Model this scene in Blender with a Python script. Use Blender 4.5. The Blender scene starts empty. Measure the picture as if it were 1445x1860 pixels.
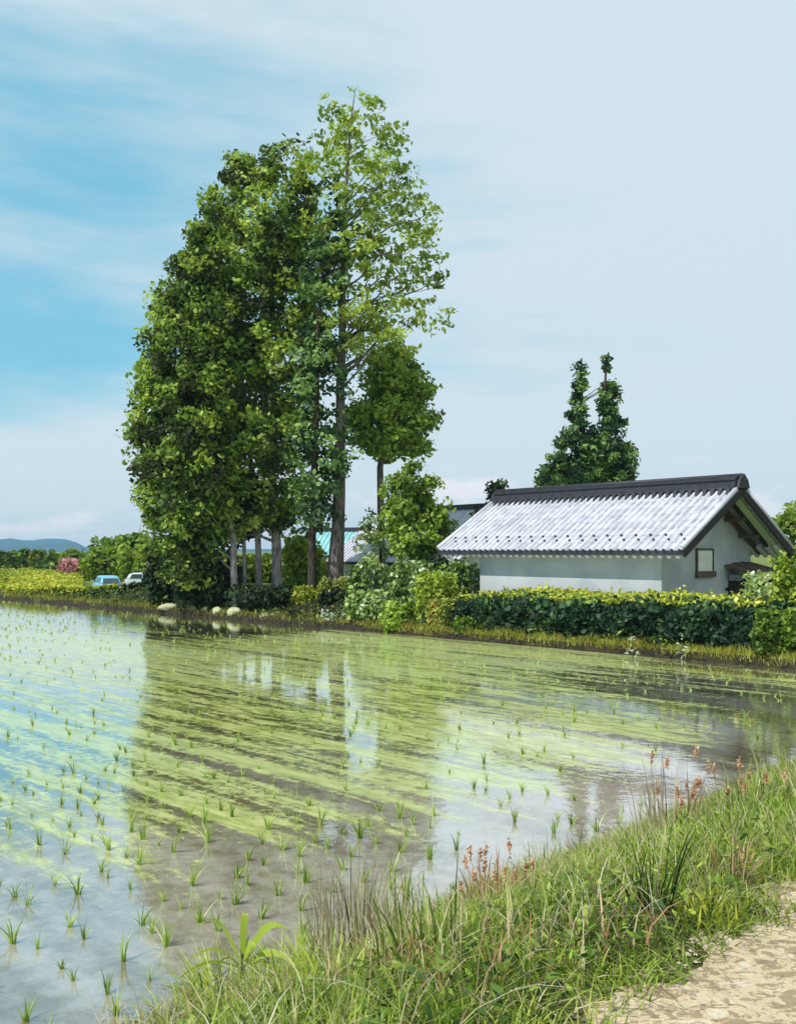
import bpy, math
import numpy as np
from mathutils import Vector
R = math.radians
F = 1700.0          # focal length in photo pixels (photo is 1445 x 1860)
EYE = 3.0           # eye height above the paddy water
HOR = 1000.0        # horizon row
SC = bpy.context.scene
# ------------------------------------------------------------------ camera
cd = bpy.data.cameras.new('camera'); cam = bpy.data.objects.new('camera', cd)
SC.collection.objects.link(cam); SC.camera = cam
cam.location = (0, 0, EYE); cam.rotation_euler = (R(90), 0, 0)
cd.sensor_fit = 'VERTICAL'; cd.sensor_height = 36.0
cd.lens = 36.0 * F / 1860.0
cd.shift_y = (HOR - 930.0) / 1860.0
cd.clip_start = 0.1; cd.clip_end = 20000
# ------------------------------------------------------------------ light
SUN_EL = 51.0
SUN_H = (-0.80, -0.59)      # horizontal direction towards the sun
sl = bpy.data.lights.new('sun', 'SUN'); sl.energy = 4.0; sl.angle = R(0.5); sl.color = (1.0, 0.955, 0.88)
sun = bpy.data.objects.new('sun', sl); SC.collection.objects.link(sun)
ce = math.cos(R(SUN_EL)); hl = math.hypot(*SUN_H)
sd = Vector((SUN_H[0]/hl*ce, SUN_H[1]/hl*ce, math.sin(R(SUN_EL))))
sun.rotation_euler = sd.to_track_quat('Z', 'Y').to_euler(); sun.location = (-20, -10, 40)
w = bpy.data.worlds.new('World'); SC.world = w; w.use_nodes = True
nt = w.node_tree; N = nt.nodes; L = nt.links; N.clear()
def wn(t, **k):
    n = N.new(t)
    for a, b in k.items(): setattr(n, a, b)
    return n
def wmath(op, a, b=None, c=None, clamp=False):
    n = wn('ShaderNodeMath', operation=op); n.use_clamp = clamp
    for i, v in enumerate((a, b, c)):
        if v is None: continue
        if isinstance(v, (int, float)): n.inputs[i].default_value = v
        else: L.new(v, n.inputs[i])
    return n.outputs[0]
def wramp(v, lo, hi):
    n = wn('ShaderNodeMapRange'); n.interpolation_type = 'SMOOTHSTEP'
    L.new(v, n.inputs[0]); n.inputs[1].default_value = lo; n.inputs[2].default_value = hi
    return n.outputs[0]
def wmix(f, a, b):
    n = wn('ShaderNodeMix', data_type='RGBA')
    if isinstance(f, float): n.inputs[0].default_value = f
    else: L.new(f, n.inputs[0])
    for i, v in ((6, a), (7, b)):
        if isinstance(v, tuple): n.inputs[i].default_value = (*v, 1)
        else: L.new(v, n.inputs[i])
    return n.outputs[2]
sky = wn('ShaderNodeTexSky', sky_type='NISHITA', sun_disc=False, sun_elevation=R(SUN_EL),
         sun_rotation=math.atan2(SUN_H[0], SUN_H[1]), air_density=1.0, dust_density=0.6, ozone_density=1.5)
tc = wn('ShaderNodeTexCoord')
sep = wn('ShaderNodeSeparateXYZ'); L.new(tc.outputs['Generated'], sep.inputs[0])
X, Y, Z = sep.outputs
mp = wn('ShaderNodeMapping'); L.new(tc.outputs['Generated'], mp.inputs[0])
mp.inputs['Rotation'].default_value = (0, R(-22), 0); mp.inputs['Scale'].default_value = (1.4, 1.4, 6.5)
mp.inputs['Location'].default_value = (0.3, 0.1, 0.55)
n1 = wn('ShaderNodeTexNoise'); n1.inputs['Scale'].default_value = 1.25; n1.inputs['Detail'].default_value = 6
n1.inputs['Roughness'].default_value = 0.5; n1.inputs['Distortion'].default_value = 0.35
L.new(mp.outputs[0], n1.inputs['Vector'])
# thin high cloud: thick on the right, broken by blue on the left
cov = wmath('ADD', wmath('MULTIPLY', X, 1.5), 0.62)
cov = wmath('ADD', cov, wmath('MULTIPLY', wmath('SUBTRACT', n1.outputs[0], 0.5), 3.0))
cov = wmath('ADD', cov, wmath('MULTIPLY', wmath('MAXIMUM', wmath('SUBTRACT', 0.22, Z), 0.0), 4.5))
cov = wmath('ADD', cov, wmath('MULTIPLY', wmath('MAXIMUM', wmath('SUBTRACT', Z, 0.40), 0.0), 1.2))
n3 = wn('ShaderNodeTexNoise'); n3.inputs['Scale'].default_value = 5.0; n3.inputs['Detail'].default_value = 6; n3.inputs['Roughness'].default_value = 0.6
L.new(mp.outputs[0], n3.inputs['Vector'])
cov = wmath('ADD', cov, wmath('MULTIPLY', wmath('SUBTRACT', n3.outputs[0], 0.5), 0.8))
veil = wmath('MULTIPLY', wramp(cov, -0.25, 1.0), 0.96)
# low heaped cloud near the horizon
n2 = wn('ShaderNodeTexNoise'); n2.inputs['Scale'].default_value = 9; n2.inputs['Detail'].default_value = 5
mp2 = wn('ShaderNodeMapping'); L.new(tc.outputs['Generated'], mp2.inputs[0]); mp2.inputs['Scale'].default_value = (1, 1, 2.6)
L.new(mp2.outputs[0], n2.inputs['Vector'])
low = wmath('SUBTRACT', wmath('MULTIPLY', wmath('SUBTRACT', n2.outputs[0], 0.40), 0.25), wmath('SUBTRACT', Z, 0.012))
lowm = wmath('MULTIPLY', wramp(low, -0.02, 0.02), 0.85)
tint = wn('ShaderNodeMix', data_type='RGBA', blend_type='MULTIPLY'); tint.inputs[0].default_value = 1
L.new(sky.outputs[0], tint.inputs[6]); tint.inputs[7].default_value = (0.85, 1.25, 1.15, 1)
c0 = wmix(0.72, tint.outputs[2], (1.9, 5.1, 6.8))
c1 = wmix(veil, c0, (5.55, 6.55, 7.15))
c2 = wmix(lowm, c1, (7.6, 7.6, 8.0))
bg = wn('ShaderNodeBackground'); L.new(c2, bg.inputs[0]); bg.inputs[1].default_value = 0.105
out = wn('ShaderNodeOutputWorld'); L.new(bg.outputs[0], out.inputs[0])
SC.view_settings.view_transform = 'Standard'; SC.view_settings.look = 'None'
SC.view_settings.exposure = 0.20; SC.view_settings.gamma = 1.0
SC.cycles.max_bounces = 8; SC.cycles.transparent_max_bounces = 8
# ------------------------------------------------------------------ helpers
RNG = np.random.default_rng(7)
def at(px, py, Yd):            # point at photo position (px, py) and forward distance Yd
    return np.array([(px-722.5)/F*Yd, Yd, EYE-(py-HOR)/F*Yd])
def smooth(a, b, x):
    t = np.clip((x-a)/(b-a), 0, 1); return t*t*(3-2*t)
Q = math.sqrt(.5)
def st(x, y): return (x+y)*Q, (y-x)*Q          # s across the rows, t along the rows
def xy(s, t): return (s-t)*Q, (s+t)*Q
def on_bank(px, Yd, ds=.55): return max(Yd, (23.6+ds)/.70711/(1+(px-722.5)/1700.0)) if Yd < 47 else Yd
S_FAR = 23.6; T_NEAR = 5.3; T_PATH = 1.74
def wob(a, b, k=1.0):
    return (np.sin(a*1.3*k+b*.7)+np.sin(a*2.9*k-b*1.7+1.3)*.5+np.sin(a*.53*k+2.1)*.8)/2.3
def ground_z(x, y):
    x = np.asarray(x, float); y = np.asarray(y, float)
    s, t = st(x, y)
    near = 1.4*(1-smooth(T_PATH+.15, T_NEAR+.25+.15*wob(s, 0), t)) - .28*smooth(T_NEAR-.35, T_NEAR+.35, t) + .02*wob(s*3, t*3)*smooth(T_PATH, T_PATH+.5, t)
    e = S_FAR + .06*wob(t*2, 1)
    dip = -.22*smooth(40, 46, t)*smooth(e+1.2, e+3, s)*(1-smooth(62, 72, t))
    mound = dip+.85*smooth(25, 29, t)*(1-smooth(44, 56, t))*smooth(e+.4, e+4.6, s) - .0
    far = -.26 + .50*smooth(e-.12, e+.22, s) + .16*smooth(e+.3, e+3, s) + mound
    far = far + .03*wob(s*2, t*2)*smooth(e+.3, e+1, s)
    z = np.where(s > S_FAR-1.2, np.maximum(far, -.26), -.26)
    z = np.maximum(z, near)
    z = np.where((s < -40), np.maximum(z, .25*smooth(-40, -41, s)), z)
    return z
def link(o): SC.collection.objects.link(o); return o
def empty(name, loc, rz=0.0):
    o = bpy.data.objects.new(name, None); o.empty_display_size = .3
    o.location = tuple(float(v) for v in loc); o.rotation_euler = (0, 0, rz); return link(o)
def tag(o, label=None, cat=None, group=None, kind=None):
    if label: o['label'] = label
    if cat: o['category'] = cat
    if group: o['group'] = group
    if kind: o['kind'] = kind
    return o
class MB:
    """collects shapes into one mesh"""
    def __init__(s): s.v = []; s.f = []; s.t = []
    def add(s, vs, fs, tone=0.5):
        b = len(s.v); s.v += [tuple(map(float, p)) for p in vs]
        s.f += [[b+i for i in f] for f in fs]; s.t += [tone]*len(fs); return s
    def box(s, lo, hi, fn=None, tone=.5):
        (a, b, c), (d, e, f) = lo, hi
        vs = [(a,b,c),(d,b,c),(d,e,c),(a,e,c),(a,b,f),(d,b,f),(d,e,f),(a,e,f)]
        if fn: vs = [fn(*p) for p in vs]
        return s.add(vs, [(3,2,1,0),(4,5,6,7),(0,1,5,4),(1,2,6,5),(2,3,7,6),(3,0,4,7)], tone)
    def bar(s, p, q, wd, ht, up=(0,0,1), tone=.5):
        p = Vector(p); q = Vector(q); d = (q-p).normalized(); u = Vector(up)
        r = d.cross(u).normalized(); u = r.cross(d).normalized()
        vs = [c+r*i*wd/2+u*j*ht/2 for c in (p, q) for i, j in ((-1,-1),(1,-1),(1,1),(-1,1))]
        return s.add(vs, [(3,2,1,0),(4,5,6,7),(0,1,5,4),(1,2,6,5),(2,3,7,6),(3,0,4,7)], tone)
    def tube(s, pts, rad, n=8, cap=True, wobble=0, tone=.5):
        pts = [Vector(tuple(map(float, p))) for p in pts]; rings = []
        for i, p in enumerate(pts):
            d = (pts[min(i+1, len(pts)-1)]-pts[max(i-1, 0)]).normalized()
            a = d.cross(Vector((0.31, .95, 0.05)) if abs(d.z) > .5 else Vector((0, 0, 1))).normalized(); b = d.cross(a)
            r = rad[i]
            rings.append([p+(a*math.cos(2*math.pi*k/n)+b*math.sin(2*math.pi*k/n))*r*(1+wobble*math.sin(k*3.1+i*1.7)) for k in range(n)])
        vs = [v for g in rings for v in g]; fs = []
        for i in range(len(pts)-1):
            for k in range(n):
                fs.append((i*n+k, i*n+(k+1)%n, (i+1)*n+(k+1)%n, (i+1)*n+k))
        if cap: fs.append(list(range(n))[::-1]); fs.append([(len(pts)-1)*n+k for k in range(n)])
        return s.add(vs, fs, tone)
    def build(s, name, mat, parent=None, smoothf=False, bevel=0):
        me = bpy.data.meshes.new(name); me.from_pydata(s.v, [], s.f); me.update()
        if smoothf: me.polygons.foreach_set('use_smooth', [True]*len(me.polygons))
        at_ = me.attributes.new('tone', 'FLOAT', 'FACE'); at_.data.foreach_set('value', s.t)
        o = bpy.data.objects.new(name, me)
        if mat: me.materials.append(mat)
        if bevel:
            m = o.modifiers.new('bevel', 'BEVEL'); m.width = bevel; m.segments = 2; m.limit_method = 'ANGLE'
        link(o)
        if parent: o.parent = parent
        return o
def raw_mesh(name, V, K, nf, idx, tone, mat, parent=None, smoothf=False):
    """V (n,3); idx flat loop indices of nf faces with K corners each"""
    me = bpy.data.meshes.new(name)
    me.vertices.add(len(V)); me.vertices.foreach_set('co', V.astype(np.float32).ravel())
    me.loops.add(nf*K); me.loops.foreach_set('vertex_index', idx.astype(np.int32).ravel())
    me.polygons.add(nf); me.polygons.foreach_set('loop_start', np.arange(0, nf*K, K, dtype=np.int32))
    me.update(calc_edges=True)
    a = me.attributes.new('tone', 'FLOAT', 'FACE'); a.data.foreach_set('value', tone.astype(np.float32))
    if smoothf: me.polygons.foreach_set('use_smooth', np.ones(nf, bool))
    me.materials.append(mat)
    o = bpy.data.objects.new(name, me); link(o)
    if parent: o.parent = parent
    return o
def leaves_arrays(C, size, tone, rng, K=7, up=.35, out=None, elong=1.0, rag=.5):
    n = len(C)
    nr = rng.normal(size=(n, 3)); nr[:, 2] += up*2
    if out is not None: nr += out*.9
    nr /= np.linalg.norm(nr, axis=1)[:, None]
    a = np.cross(nr, rng.normal(size=(n, 3))); a /= np.linalg.norm(a, axis=1)[:, None]
    b = np.cross(nr, a)
    th = (np.arange(K)/K*2*np.pi)[None, :]+rng.uniform(-.25, .25, (n, K))
    r = (1-rag*rng.random((n, K)))*size[:, None]
    cup = rng.uniform(-.25, .1, (n, 1))*r
    V = C[:, None, :]+(r*np.cos(th)*elong)[..., None]*a[:, None, :]+(r*np.sin(th)/elong)[..., None]*b[:, None, :]+cup[..., None]*nr[:, None, :]
    return V.reshape(-1, 3), np.arange(n*K), tone
def leaves(name, C, size, tone, mat, rng, parent=None, **k):
    K = k.pop('K', 7)
    V, idx, tn = leaves_arrays(C, size, tone, rng, K=K, **k)
    return raw_mesh(name, V, K, len(C), idx, tn, mat, parent)
def blades_arrays(P, h, wd, lean, tone, rng, seg=3, droop=.5):
    """grass blades at P (n,3); lean (n,2) horizontal offset of the tip"""
    n = len(P); az = rng.uniform(0, 2*np.pi, n)
    side = np.stack([np.cos(az), np.sin(az), np.zeros(n)], 1)
    V = np.zeros((n, (seg+1)*2, 3))
    for i in range(seg+1):
        f = i/seg
        c = P.copy(); c[:, :2] += lean*(f**1.8)[...] if False else lean*(f**1.8)
        c[:, 2] += h*(f-droop*.35*f**3)
        ww = (wd*(1-f)**.7*.5+.0006)[:, None]
        V[:, 2*i] = c-side*ww; V[:, 2*i+1] = c+side*ww
    base = (np.arange(n)*(seg+1)*2)[:, None, None]
    q = np.array([[2*i, 2*i+1, 2*i+3, 2*i+2] for i in range(seg)])[None]
    return V.reshape(-1, 3), (base+q).ravel(), np.repeat(tone, seg)
def blades(name, P, h, wd, lean, tone, mat, rng, parent=None, seg=3, droop=.5):
    V, idx, tn = blades_arrays(P, h, wd, lean, tone, rng, seg, droop)
    return raw_mesh(name, V, 4, len(P)*seg, idx, tn, mat, parent, True)
# ------------------------------------------------------------------ materials
class M_:
    def __init__(s, name):
        s.m = bpy.data.materials.new(name); s.m.use_nodes = True; s.t = s.m.node_tree; s.t.nodes.clear()
        s.out = s.t.nodes.new('ShaderNodeOutputMaterial')
    def n(s, t, ins=None, **k):
        n = s.t.nodes.new(t)
        for a, b in k.items(): setattr(n, a, b)
        for i, v in (ins or {}).items(): s.put(n.inputs[i], v)
        return n
    def put(s, sock, v):
        if isinstance(v, bpy.types.NodeSocket): s.t.links.new(v, sock)
        elif isinstance(v, tuple) and len(v) == 3 and sock.type == 'RGBA': sock.default_value = (*v, 1)
        else: sock.default_value = v
    def mix(s, f, a, b, mode='MIX'): return s.n('ShaderNodeMix', {0: f, 6: a, 7: b}, data_type='RGBA', blend_type=mode).outputs[2]
    def math(s, op, a, b=0.0, clamp=False): return s.n('ShaderNodeMath', {0: a, 1: b}, operation=op, use_clamp=clamp).outputs[0]
    def ramp(s, v, stops, interp='LINEAR'):
        r = s.n('ShaderNodeValToRGB', {0: v}); cr = r.color_ramp; cr.interpolation = interp
        while len(cr.elements) < len(stops): cr.elements.new(.5)
        for e, (p, c) in zip(cr.elements, stops): e.position = p; e.color = (*c, 1)
        return r.outputs[0]
    def rng(s, v, a, b, c=0.0, d=1.0): return s.n('ShaderNodeMapRange', {0: v, 1: a, 2: b, 3: c, 4: d}, interpolation_type='SMOOTHSTEP').outputs[0]
    def coord(s, sc=(1,1,1), rot=(0,0,0), kind='Object'):
        c = s.n('ShaderNodeTexCoord').outputs[kind]
        return s.n('ShaderNodeMapping', {0: c, 'Rotation': rot, 'Scale': sc}).outputs[0]
    def noise(s, vec, scale, detail=4.0, rough=.5, dist=0.0):
        return s.n('ShaderNodeTexNoise', {'Vector': vec, 'Scale': scale, 'Detail': detail, 'Roughness': rough, 'Distortion': dist}).outputs[0]
    def bsdf(s, col, rough=.8, spec=.3, bump=None, bs=.2, bd=.02, **k):
        ins = {'Base Color': col, 'Roughness': rough, 'Specular IOR Level': spec}; ins.update(k)
        b = s.n('ShaderNodeBsdfPrincipled', ins)
        if bump is not None:
            s.put(b.inputs['Normal'], s.n('ShaderNodeBump', {'Height': bump, 'Strength': bs, 'Distance': bd}).outputs[0])
        return b.outputs[0]
    def done(s, sh): s.t.links.new(sh, s.out.inputs[0]); return s.m
def leaf_mat(name, stops, trans=.3, gloss=.25):
    m = M_(name); a = m.n('ShaderNodeAttribute', attribute_name='tone').outputs['Fac']
    col = m.ramp(a, stops)
    nz = m.noise(m.coord(), 3.0, 2.0)
    col = m.mix(m.rng(nz, .35, .65, 0, .35), col, m.mix(1.0, col, (.62, .74, .55), 'MULTIPLY'))
    d = m.bsdf(col, .55, gloss)
    t = m.n('ShaderNodeBsdfTranslucent', {0: m.mix(1.0, col, (1.15, 1.2, .6), 'MULTIPLY')}).outputs[0]
    return m.done(m.n('ShaderNodeMixShader', {0: trans, 1: d, 2: t}).outputs[0])
def plain(name, col, rough=.8, spec=.3, var=.25, scale=6.0, bs=.15, bd=.01, metal=0.0, sc=(1,1,1)):
    m = M_(name); v = m.coord(sc); nz = m.noise(v, scale, 6.0, .6)
    dark = tuple(c*(1-var) for c in col); lite = tuple(min(1, c*(1+var*.6)) for c in col)
    return m.done(m.bsdf(m.mix(m.rng(nz, .3, .7), dark, lite), rough, spec, nz, bs, bd, Metallic=metal))
MAT = {}
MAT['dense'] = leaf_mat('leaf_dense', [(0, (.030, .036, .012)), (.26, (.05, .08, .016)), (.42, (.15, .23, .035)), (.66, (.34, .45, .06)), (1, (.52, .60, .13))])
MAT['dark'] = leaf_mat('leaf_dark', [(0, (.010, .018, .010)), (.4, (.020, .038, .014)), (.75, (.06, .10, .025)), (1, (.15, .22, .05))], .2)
MAT['blue'] = leaf_mat('leaf_bluegreen', [(0, (.018, .04, .025)), (.3, (.045, .095, .035)), (.65, (.14, .24, .07)), (1, (.32, .46, .13))], .25)
MAT['sparse'] = leaf_mat('leaf_airy', [(0, (.10, .15, .03)), (.3, (.22, .29, .04)), (.65, (.38, .47, .06)), (1, (.52, .62, .20))], .35)
MAT['round'] = leaf_mat('leaf_round', [(0, (.035, .055, .014)), (.25, (.08, .13, .02)), (.5, (.20, .30, .035)), (1, (.40, .52, .08))], .3)
MAT['bright'] = leaf_mat('leaf_bright', [(0, (.05, .09, .015)), (.3, (.17, .25, .03)), (.6, (.33, .42, .05)), (1, (.52, .58, .12))], .35)
MAT['pale'] = leaf_mat('leaf_variegated', [(0, (.03, .06, .02)), (.35, (.10, .18, .04)), (.55, (.28, .38, .09)), (.72, (.45, .52, .2)), (.80, (.75, .8, .68)), (1, (.82, .85, .8))], .25)
MAT['yellow'] = leaf_mat('leaf_yellow', [(0, (.08, .12, .02)), (.35, (.25, .30, .03)), (.7, (.48, .48, .04)), (1, (.70, .66, .12))], .3)
MAT['orange'] = leaf_mat('leaf_orange', [(0, (.06, .10, .02)), (.3, (.16, .22, .04)), (.6, (.34, .36, .06)), (.85, (.52, .40, .09)), (1, (.62, .30, .10))], .3)
MAT['pink'] = leaf_mat('blossom_pink', [(0, (.10, .12, .04)), (.25, (.35, .16, .16)), (.6, (.60, .28, .33)), (1, (.72, .42, .48))], .3)
MAT['white'] = leaf_mat('blossom_white', [(0, (.25, .32, .14)), (.3, (.6, .65, .5)), (.6, (.8, .82, .8)), (1, (.85, .86, .86))], .3)
MAT['grass'] = leaf_mat('grass_blades', [(0, (.05, .08, .02)), (.3, (.14, .22, .035)), (.55, (.30, .40, .06)), (.8, (.48, .54, .11)), (.92, (.68, .66, .34)), (1, (.72, .62, .44))], .4)
MAT['lipgrass'] = leaf_mat('grass_golden', [(0, (.16, .12, .03)), (.35, (.30, .28, .04)), (.7, (.46, .44, .06)), (1, (.55, .56, .14))], .35)
MAT['rice'] = leaf_mat('rice_blades', [(0, (.07, .12, .03)), (.35, (.22, .32, .04)), (.75, (.42, .52, .09)), (1, (.66, .70, .36))], .4)
MAT['straw'] = leaf_mat('dry_stalks', [(0, (.12, .10, .07)), (.4, (.35, .27, .16)), (.75, (.55, .46, .30)), (1, (.72, .68, .55))], .3)
MAT['red'] = leaf_mat('reddish_stalks', [(0, (.14, .09, .06)), (.35, (.45, .22, .13)), (.7, (.68, .36, .24)), (1, (.72, .55, .40))], .3)
def bark(name, c1, c2):
    m = M_(name); v = m.coord((1, 1, .22)); nz = m.noise(v, 9.0, 8.0, .65, .4); n2 = m.noise(m.coord(), 1.7, 3.0)
    col = m.mix(m.rng(nz, .35, .65), c1, c2); col = m.mix(m.rng(n2, .55, .72, 0, .6), col, tuple(min(1, c*1.6) for c in c2))
    return m.done(m.bsdf(col, .9, .15, nz, .6, .05))
MAT['bark'] = bark('bark', (.07, .055, .05), (.24, .20, .17))
MAT['bark_pale'] = bark('bark_pale', (.16, .14, .13), (.46, .42, .38))
MAT['bark_dark'] = bark('bark_dark', (.025, .022, .018), (.09, .07, .05))
# ground
MAT['limegrass'] = leaf_mat('grass_lime', [(0, (.10, .16, .03)), (.4, (.34, .44, .05)), (.8, (.56, .62, .12)), (1, (.75, .74, .40))], .4)
def ground_mat():
    m = M_('earth_and_turf'); v = m.coord()
    n1 = m.noise(v, .6, 6.0, .6); n2 = m.noise(v, 6.0, 6.0, .65); n3 = m.noise(v, 45.0, 3.0)
    g = m.mix(m.rng(n1, .35, .65), (.10, .15, .03), (.24, .27, .06)); g = m.mix(m.rng(n2, .4, .65, 0, .5), g, (.05, .07, .02))
    soil_shade = m.mix(m.rng(n2, .35, .65), (.014, .013, .009), (.050, .040, .022))  # earth tone kept near-black, also stands in for shade below the grove
    a = m.n('ShaderNodeAttribute', attribute_name='soil_shade').outputs['Fac']
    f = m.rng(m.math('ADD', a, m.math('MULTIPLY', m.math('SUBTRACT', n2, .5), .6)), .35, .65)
    return m.done(m.bsdf(m.mix(f, g, soil_shade), .95, .15, m.math('ADD', n2, m.math('MULTIPLY', n3, .3)), .6, .06))
def path_mat():
    m = M_('sandy_path'); v = m.coord(); w1 = m.noise(v, 1.2, 5.0, .6)
    n2 = m.noise(m.coord((1, 1.6, 1), (0, 0, R(30))), 9.0, 5.0, .6, 1.2); n3 = m.noise(v, 70.0, 3.0, .7)
    col = m.mix(m.rng(w1, .3, .7), (.50, .39, .24), (.66, .55, .38))
    col = m.mix(m.rng(n2, .515, .55, 0, .85), col, (.27, .20, .12)); n4 = m.noise(v, 24.0, 4.0, .6, .8); col = m.mix(m.rng(n4, .55, .60, 0, .7), col, (.22, .16, .10)); col = m.mix(m.rng(n2, .40, .37, 0, .5), col, (.66, .60, .50))
    col = m.mix(m.rng(n3, .45, .7, 0, .35), col, (.22, .18, .13))
    return m.done(m.bsdf(col, .95, .15, m.math('ADD', n2, m.math('MULTIPLY', n3, .6)), .5, .03))
def water_mat():
    m = M_('paddy_water')
    # coordinates: u across the rows (s), v along the rows (t)
    c = m.coord((1, 1, 1), (0, 0, R(-45))); sp = m.n('ShaderNodeSeparateXYZ', {0: c}); u, v = sp.outputs[0], sp.outputs[1]
    # rotating (x,y) by -45 deg gives x' = s, y' = t
    def vec(a, b): return m.n('ShaderNodeCombineXYZ', {0: m.math('MULTIPLY', u, a), 1: m.math('MULTIPLY', v, b)}).outputs[0]
    streak = m.noise(vec(2.1, .15), 1.0, 6.0, .62, .25)
    fine = m.noise(vec(7.0, 1.4), 1.0, 4.0, .65, .3)
    big = m.noise(vec(.16, .05), 1.0, 3.0, .5)
    rows = m.math('SINE', m.math('ADD', m.math('MULTIPLY', u, 2*math.pi/.8), m.math('MULTIPLY', streak, 5.0)))
    dens = m.math('ADD', m.math('MULTIPLY', streak, 1.5), m.math('MULTIPLY', fine, .55))
    dens = m.math('ADD', dens, m.math('MULTIPLY', m.math('MULTIPLY', rows, m.rng(u, 15.0, 7.0)), .12)); dens = m.math('ADD', dens, m.math('MULTIPLY', big, .8))
    bias = m.math('ADD', m.math('MULTIPLY', m.rng(u, 2.0, 12.0), .30), m.math('MULTIPLY', m.rng(v, 34.0, 16.0), .10))
    bias = m.math('SUBTRACT', bias, m.math('MULTIPLY', m.rng(v, 8.5, 5.5), .45))
    bias = m.math('SUBTRACT', bias, m.math('MULTIPLY', m.math('MULTIPLY', m.rng(u, 18.0, 21.8), m.rng(v, 25.0, 31.0)), 1.0))
    bias = m.math('SUBTRACT', bias, m.math('MULTIPLY', m.math('MULTIPLY', m.rng(u, 13.5, 18.5), m.rng(v, 17.0, 9.0)), .34))
    dens = m.math('ADD', dens, bias)
    clump = m.noise(m.coord(), 7.0, 5.0, .7); spk = m.noise(m.coord(), 30.0, 3.0, .6)
    dens = m.math('ADD', dens, m.math('ADD', m.math('MULTIPLY', m.math('SUBTRACT', clump, .5), 1.0), m.math('MULTIPLY', m.math('SUBTRACT', spk, .5), .3)))
    mask = m.rng(dens, 1.53, 1.82)
    gcol = m.mix(m.rng(fine, .35, .65), (.26, .32, .035), (.57, .60, .21))
    gcol = m.mix(m.rng(big, .42, .6, 0, .55), gcol, (.52, .60, .30))
    mudn = m.math('ADD', m.math('MULTIPLY', m.noise(vec(.7, .13), 1.0, 4.0, .6), .7), m.math('MULTIPLY', m.noise(m.coord(), 5.0, 6.0, .7), .3))
    mud = m.mix(m.rng(mudn, .38, .62), (.16, .125, .07), (.46, .42, .37))
    mud = m.mix(m.rng(v, 8.0, 13.0, 0, .75), mud, m.mix(m.rng(mudn, .38, .62), (.055, .045, .022), (.15, .125, .08)))
    mud = m.mix(m.math('MULTIPLY', m.rng(big, .50, .62, 0, .5), m.rng(v, 13.0, 8.0)), mud, (.60, .44, .36))
    h = m.math('ADD', m.noise(m.coord((1, 1, 1)), 1.6, 3.0), m.math('MULTIPLY', m.noise(m.coord(), 9.0, 2.0), .25))
    nrm = m.n('ShaderNodeBump', {'Height': h, 'Strength': .17, 'Distance': .03}).outputs[0]
    bed = m.n('ShaderNodeBsdfDiffuse', {0: mud}).outputs[0]
    gl = m.n('ShaderNodeBsdfGlossy', {0: (.93, .96, .97), 'Roughness': .05, 'Normal': nrm}).outputs[0]
    fr = m.n('ShaderNodeFresnel', {'IOR': 1.55, 'Normal': nrm}).outputs[0]
    wat = m.n('ShaderNodeMixShader', {0: m.rng(fr, 0.04, .55, .33, .93), 1: bed, 2: gl}).outputs[0]
    alg = m.bsdf(gcol, .5, .5, fine, .3, .02)
    wet = m.n('ShaderNodeMixShader', {0: m.math('MULTIPLY', fr, .75), 1: alg, 2: gl}).outputs[0]
    return m.done(m.n('ShaderNodeMixShader', {0: m.math('MULTIPLY', mask, .82), 1: wat, 2: wet}).outputs[0])
MAT['ground'] = ground_mat(); MAT['path'] = path_mat(); MAT['water'] = water_mat()
MAT['hill'] = plain('hazy_forested_hills', (.03, .10, .15), .95, .1, .3, .004, .0)  # blue of the distant haze is partly put into this base colour
MAT['stone'] = plain('pale_stone', (.50, .50, .30), .9, .2, .35, 5.0, .5, .03)
MAT['gravel'] = plain('gravel', (.36, .29, .21), .9, .2, .6, 3.0, .2, .01)
def plaster():
    m = M_('lime_plaster'); v = m.coord(); n = m.noise(v, .8, 5.0, .6); n2 = m.noise(m.coord((1, 1, .25)), 3.0, 5.0, .7); n3 = m.noise(v, 60.0, 3.0)
    c = m.mix(m.rng(n, .3, .7), (.38, .41, .44), (.50, .52, .55)); c = m.mix(m.rng(n2, .56, .75, 0, .35), c, (.42, .45, .42))
    zz = m.n('ShaderNodeSeparateXYZ', {0: v}).outputs[2]
    base = m.math('MULTIPLY', m.rng(m.math('ADD', zz, m.math('MULTIPLY', n2, -1.4)), .3, -.7), .6); c = m.mix(base, c, (.22, .23, .19))
    cr = m.n('ShaderNodeTexVoronoi', {'Vector': m.mix(.25, v, m.n('ShaderNodeTexNoise', {'Vector': v, 'Scale': 2.0}).outputs[1]), 'Scale': 1.1}, feature='DISTANCE_TO_EDGE').outputs[0]
    c = m.mix(m.math('MULTIPLY', m.rng(cr, .010, .003), .12), c, (.20, .21, .21))
    return m.done(m.bsdf(c, .9, .2, m.math('ADD', n3, n2), .25, .01))
def rooft():
    m = M_('silver_roof_tile'); v = m.coord(); n = m.noise(m.coord((3.0, .30, .30)), 3.0, 6.0, .7); n2 = m.noise(v, .7, 3.0)
    c = m.mix(m.rng(n, .45, .70, 0, .6), (.56, .56, .61), (.33, .34, .40)); c = m.mix(m.rng(n2, .5, .65, 0, .3), c, (.40, .42, .50))
    tn = m.n('ShaderNodeAttribute', attribute_name='tone').outputs['Fac']; c = m.mix(m.rng(tn, .5, 1.0, 0, .45), c, (.30, .30, .33)); c = m.mix(m.rng(tn, .5, 0.0, 0, .3), c, (.70, .70, .73))
    return m.done(m.bsdf(c, .5, .4, n, .2, .01))
MAT['plaster'] = plaster(); MAT['tile'] = rooft()
MAT['tile_dark'] = plain('dull_pan_tile', (.40, .41, .47), .6, .4, .4, 3.0)
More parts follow.
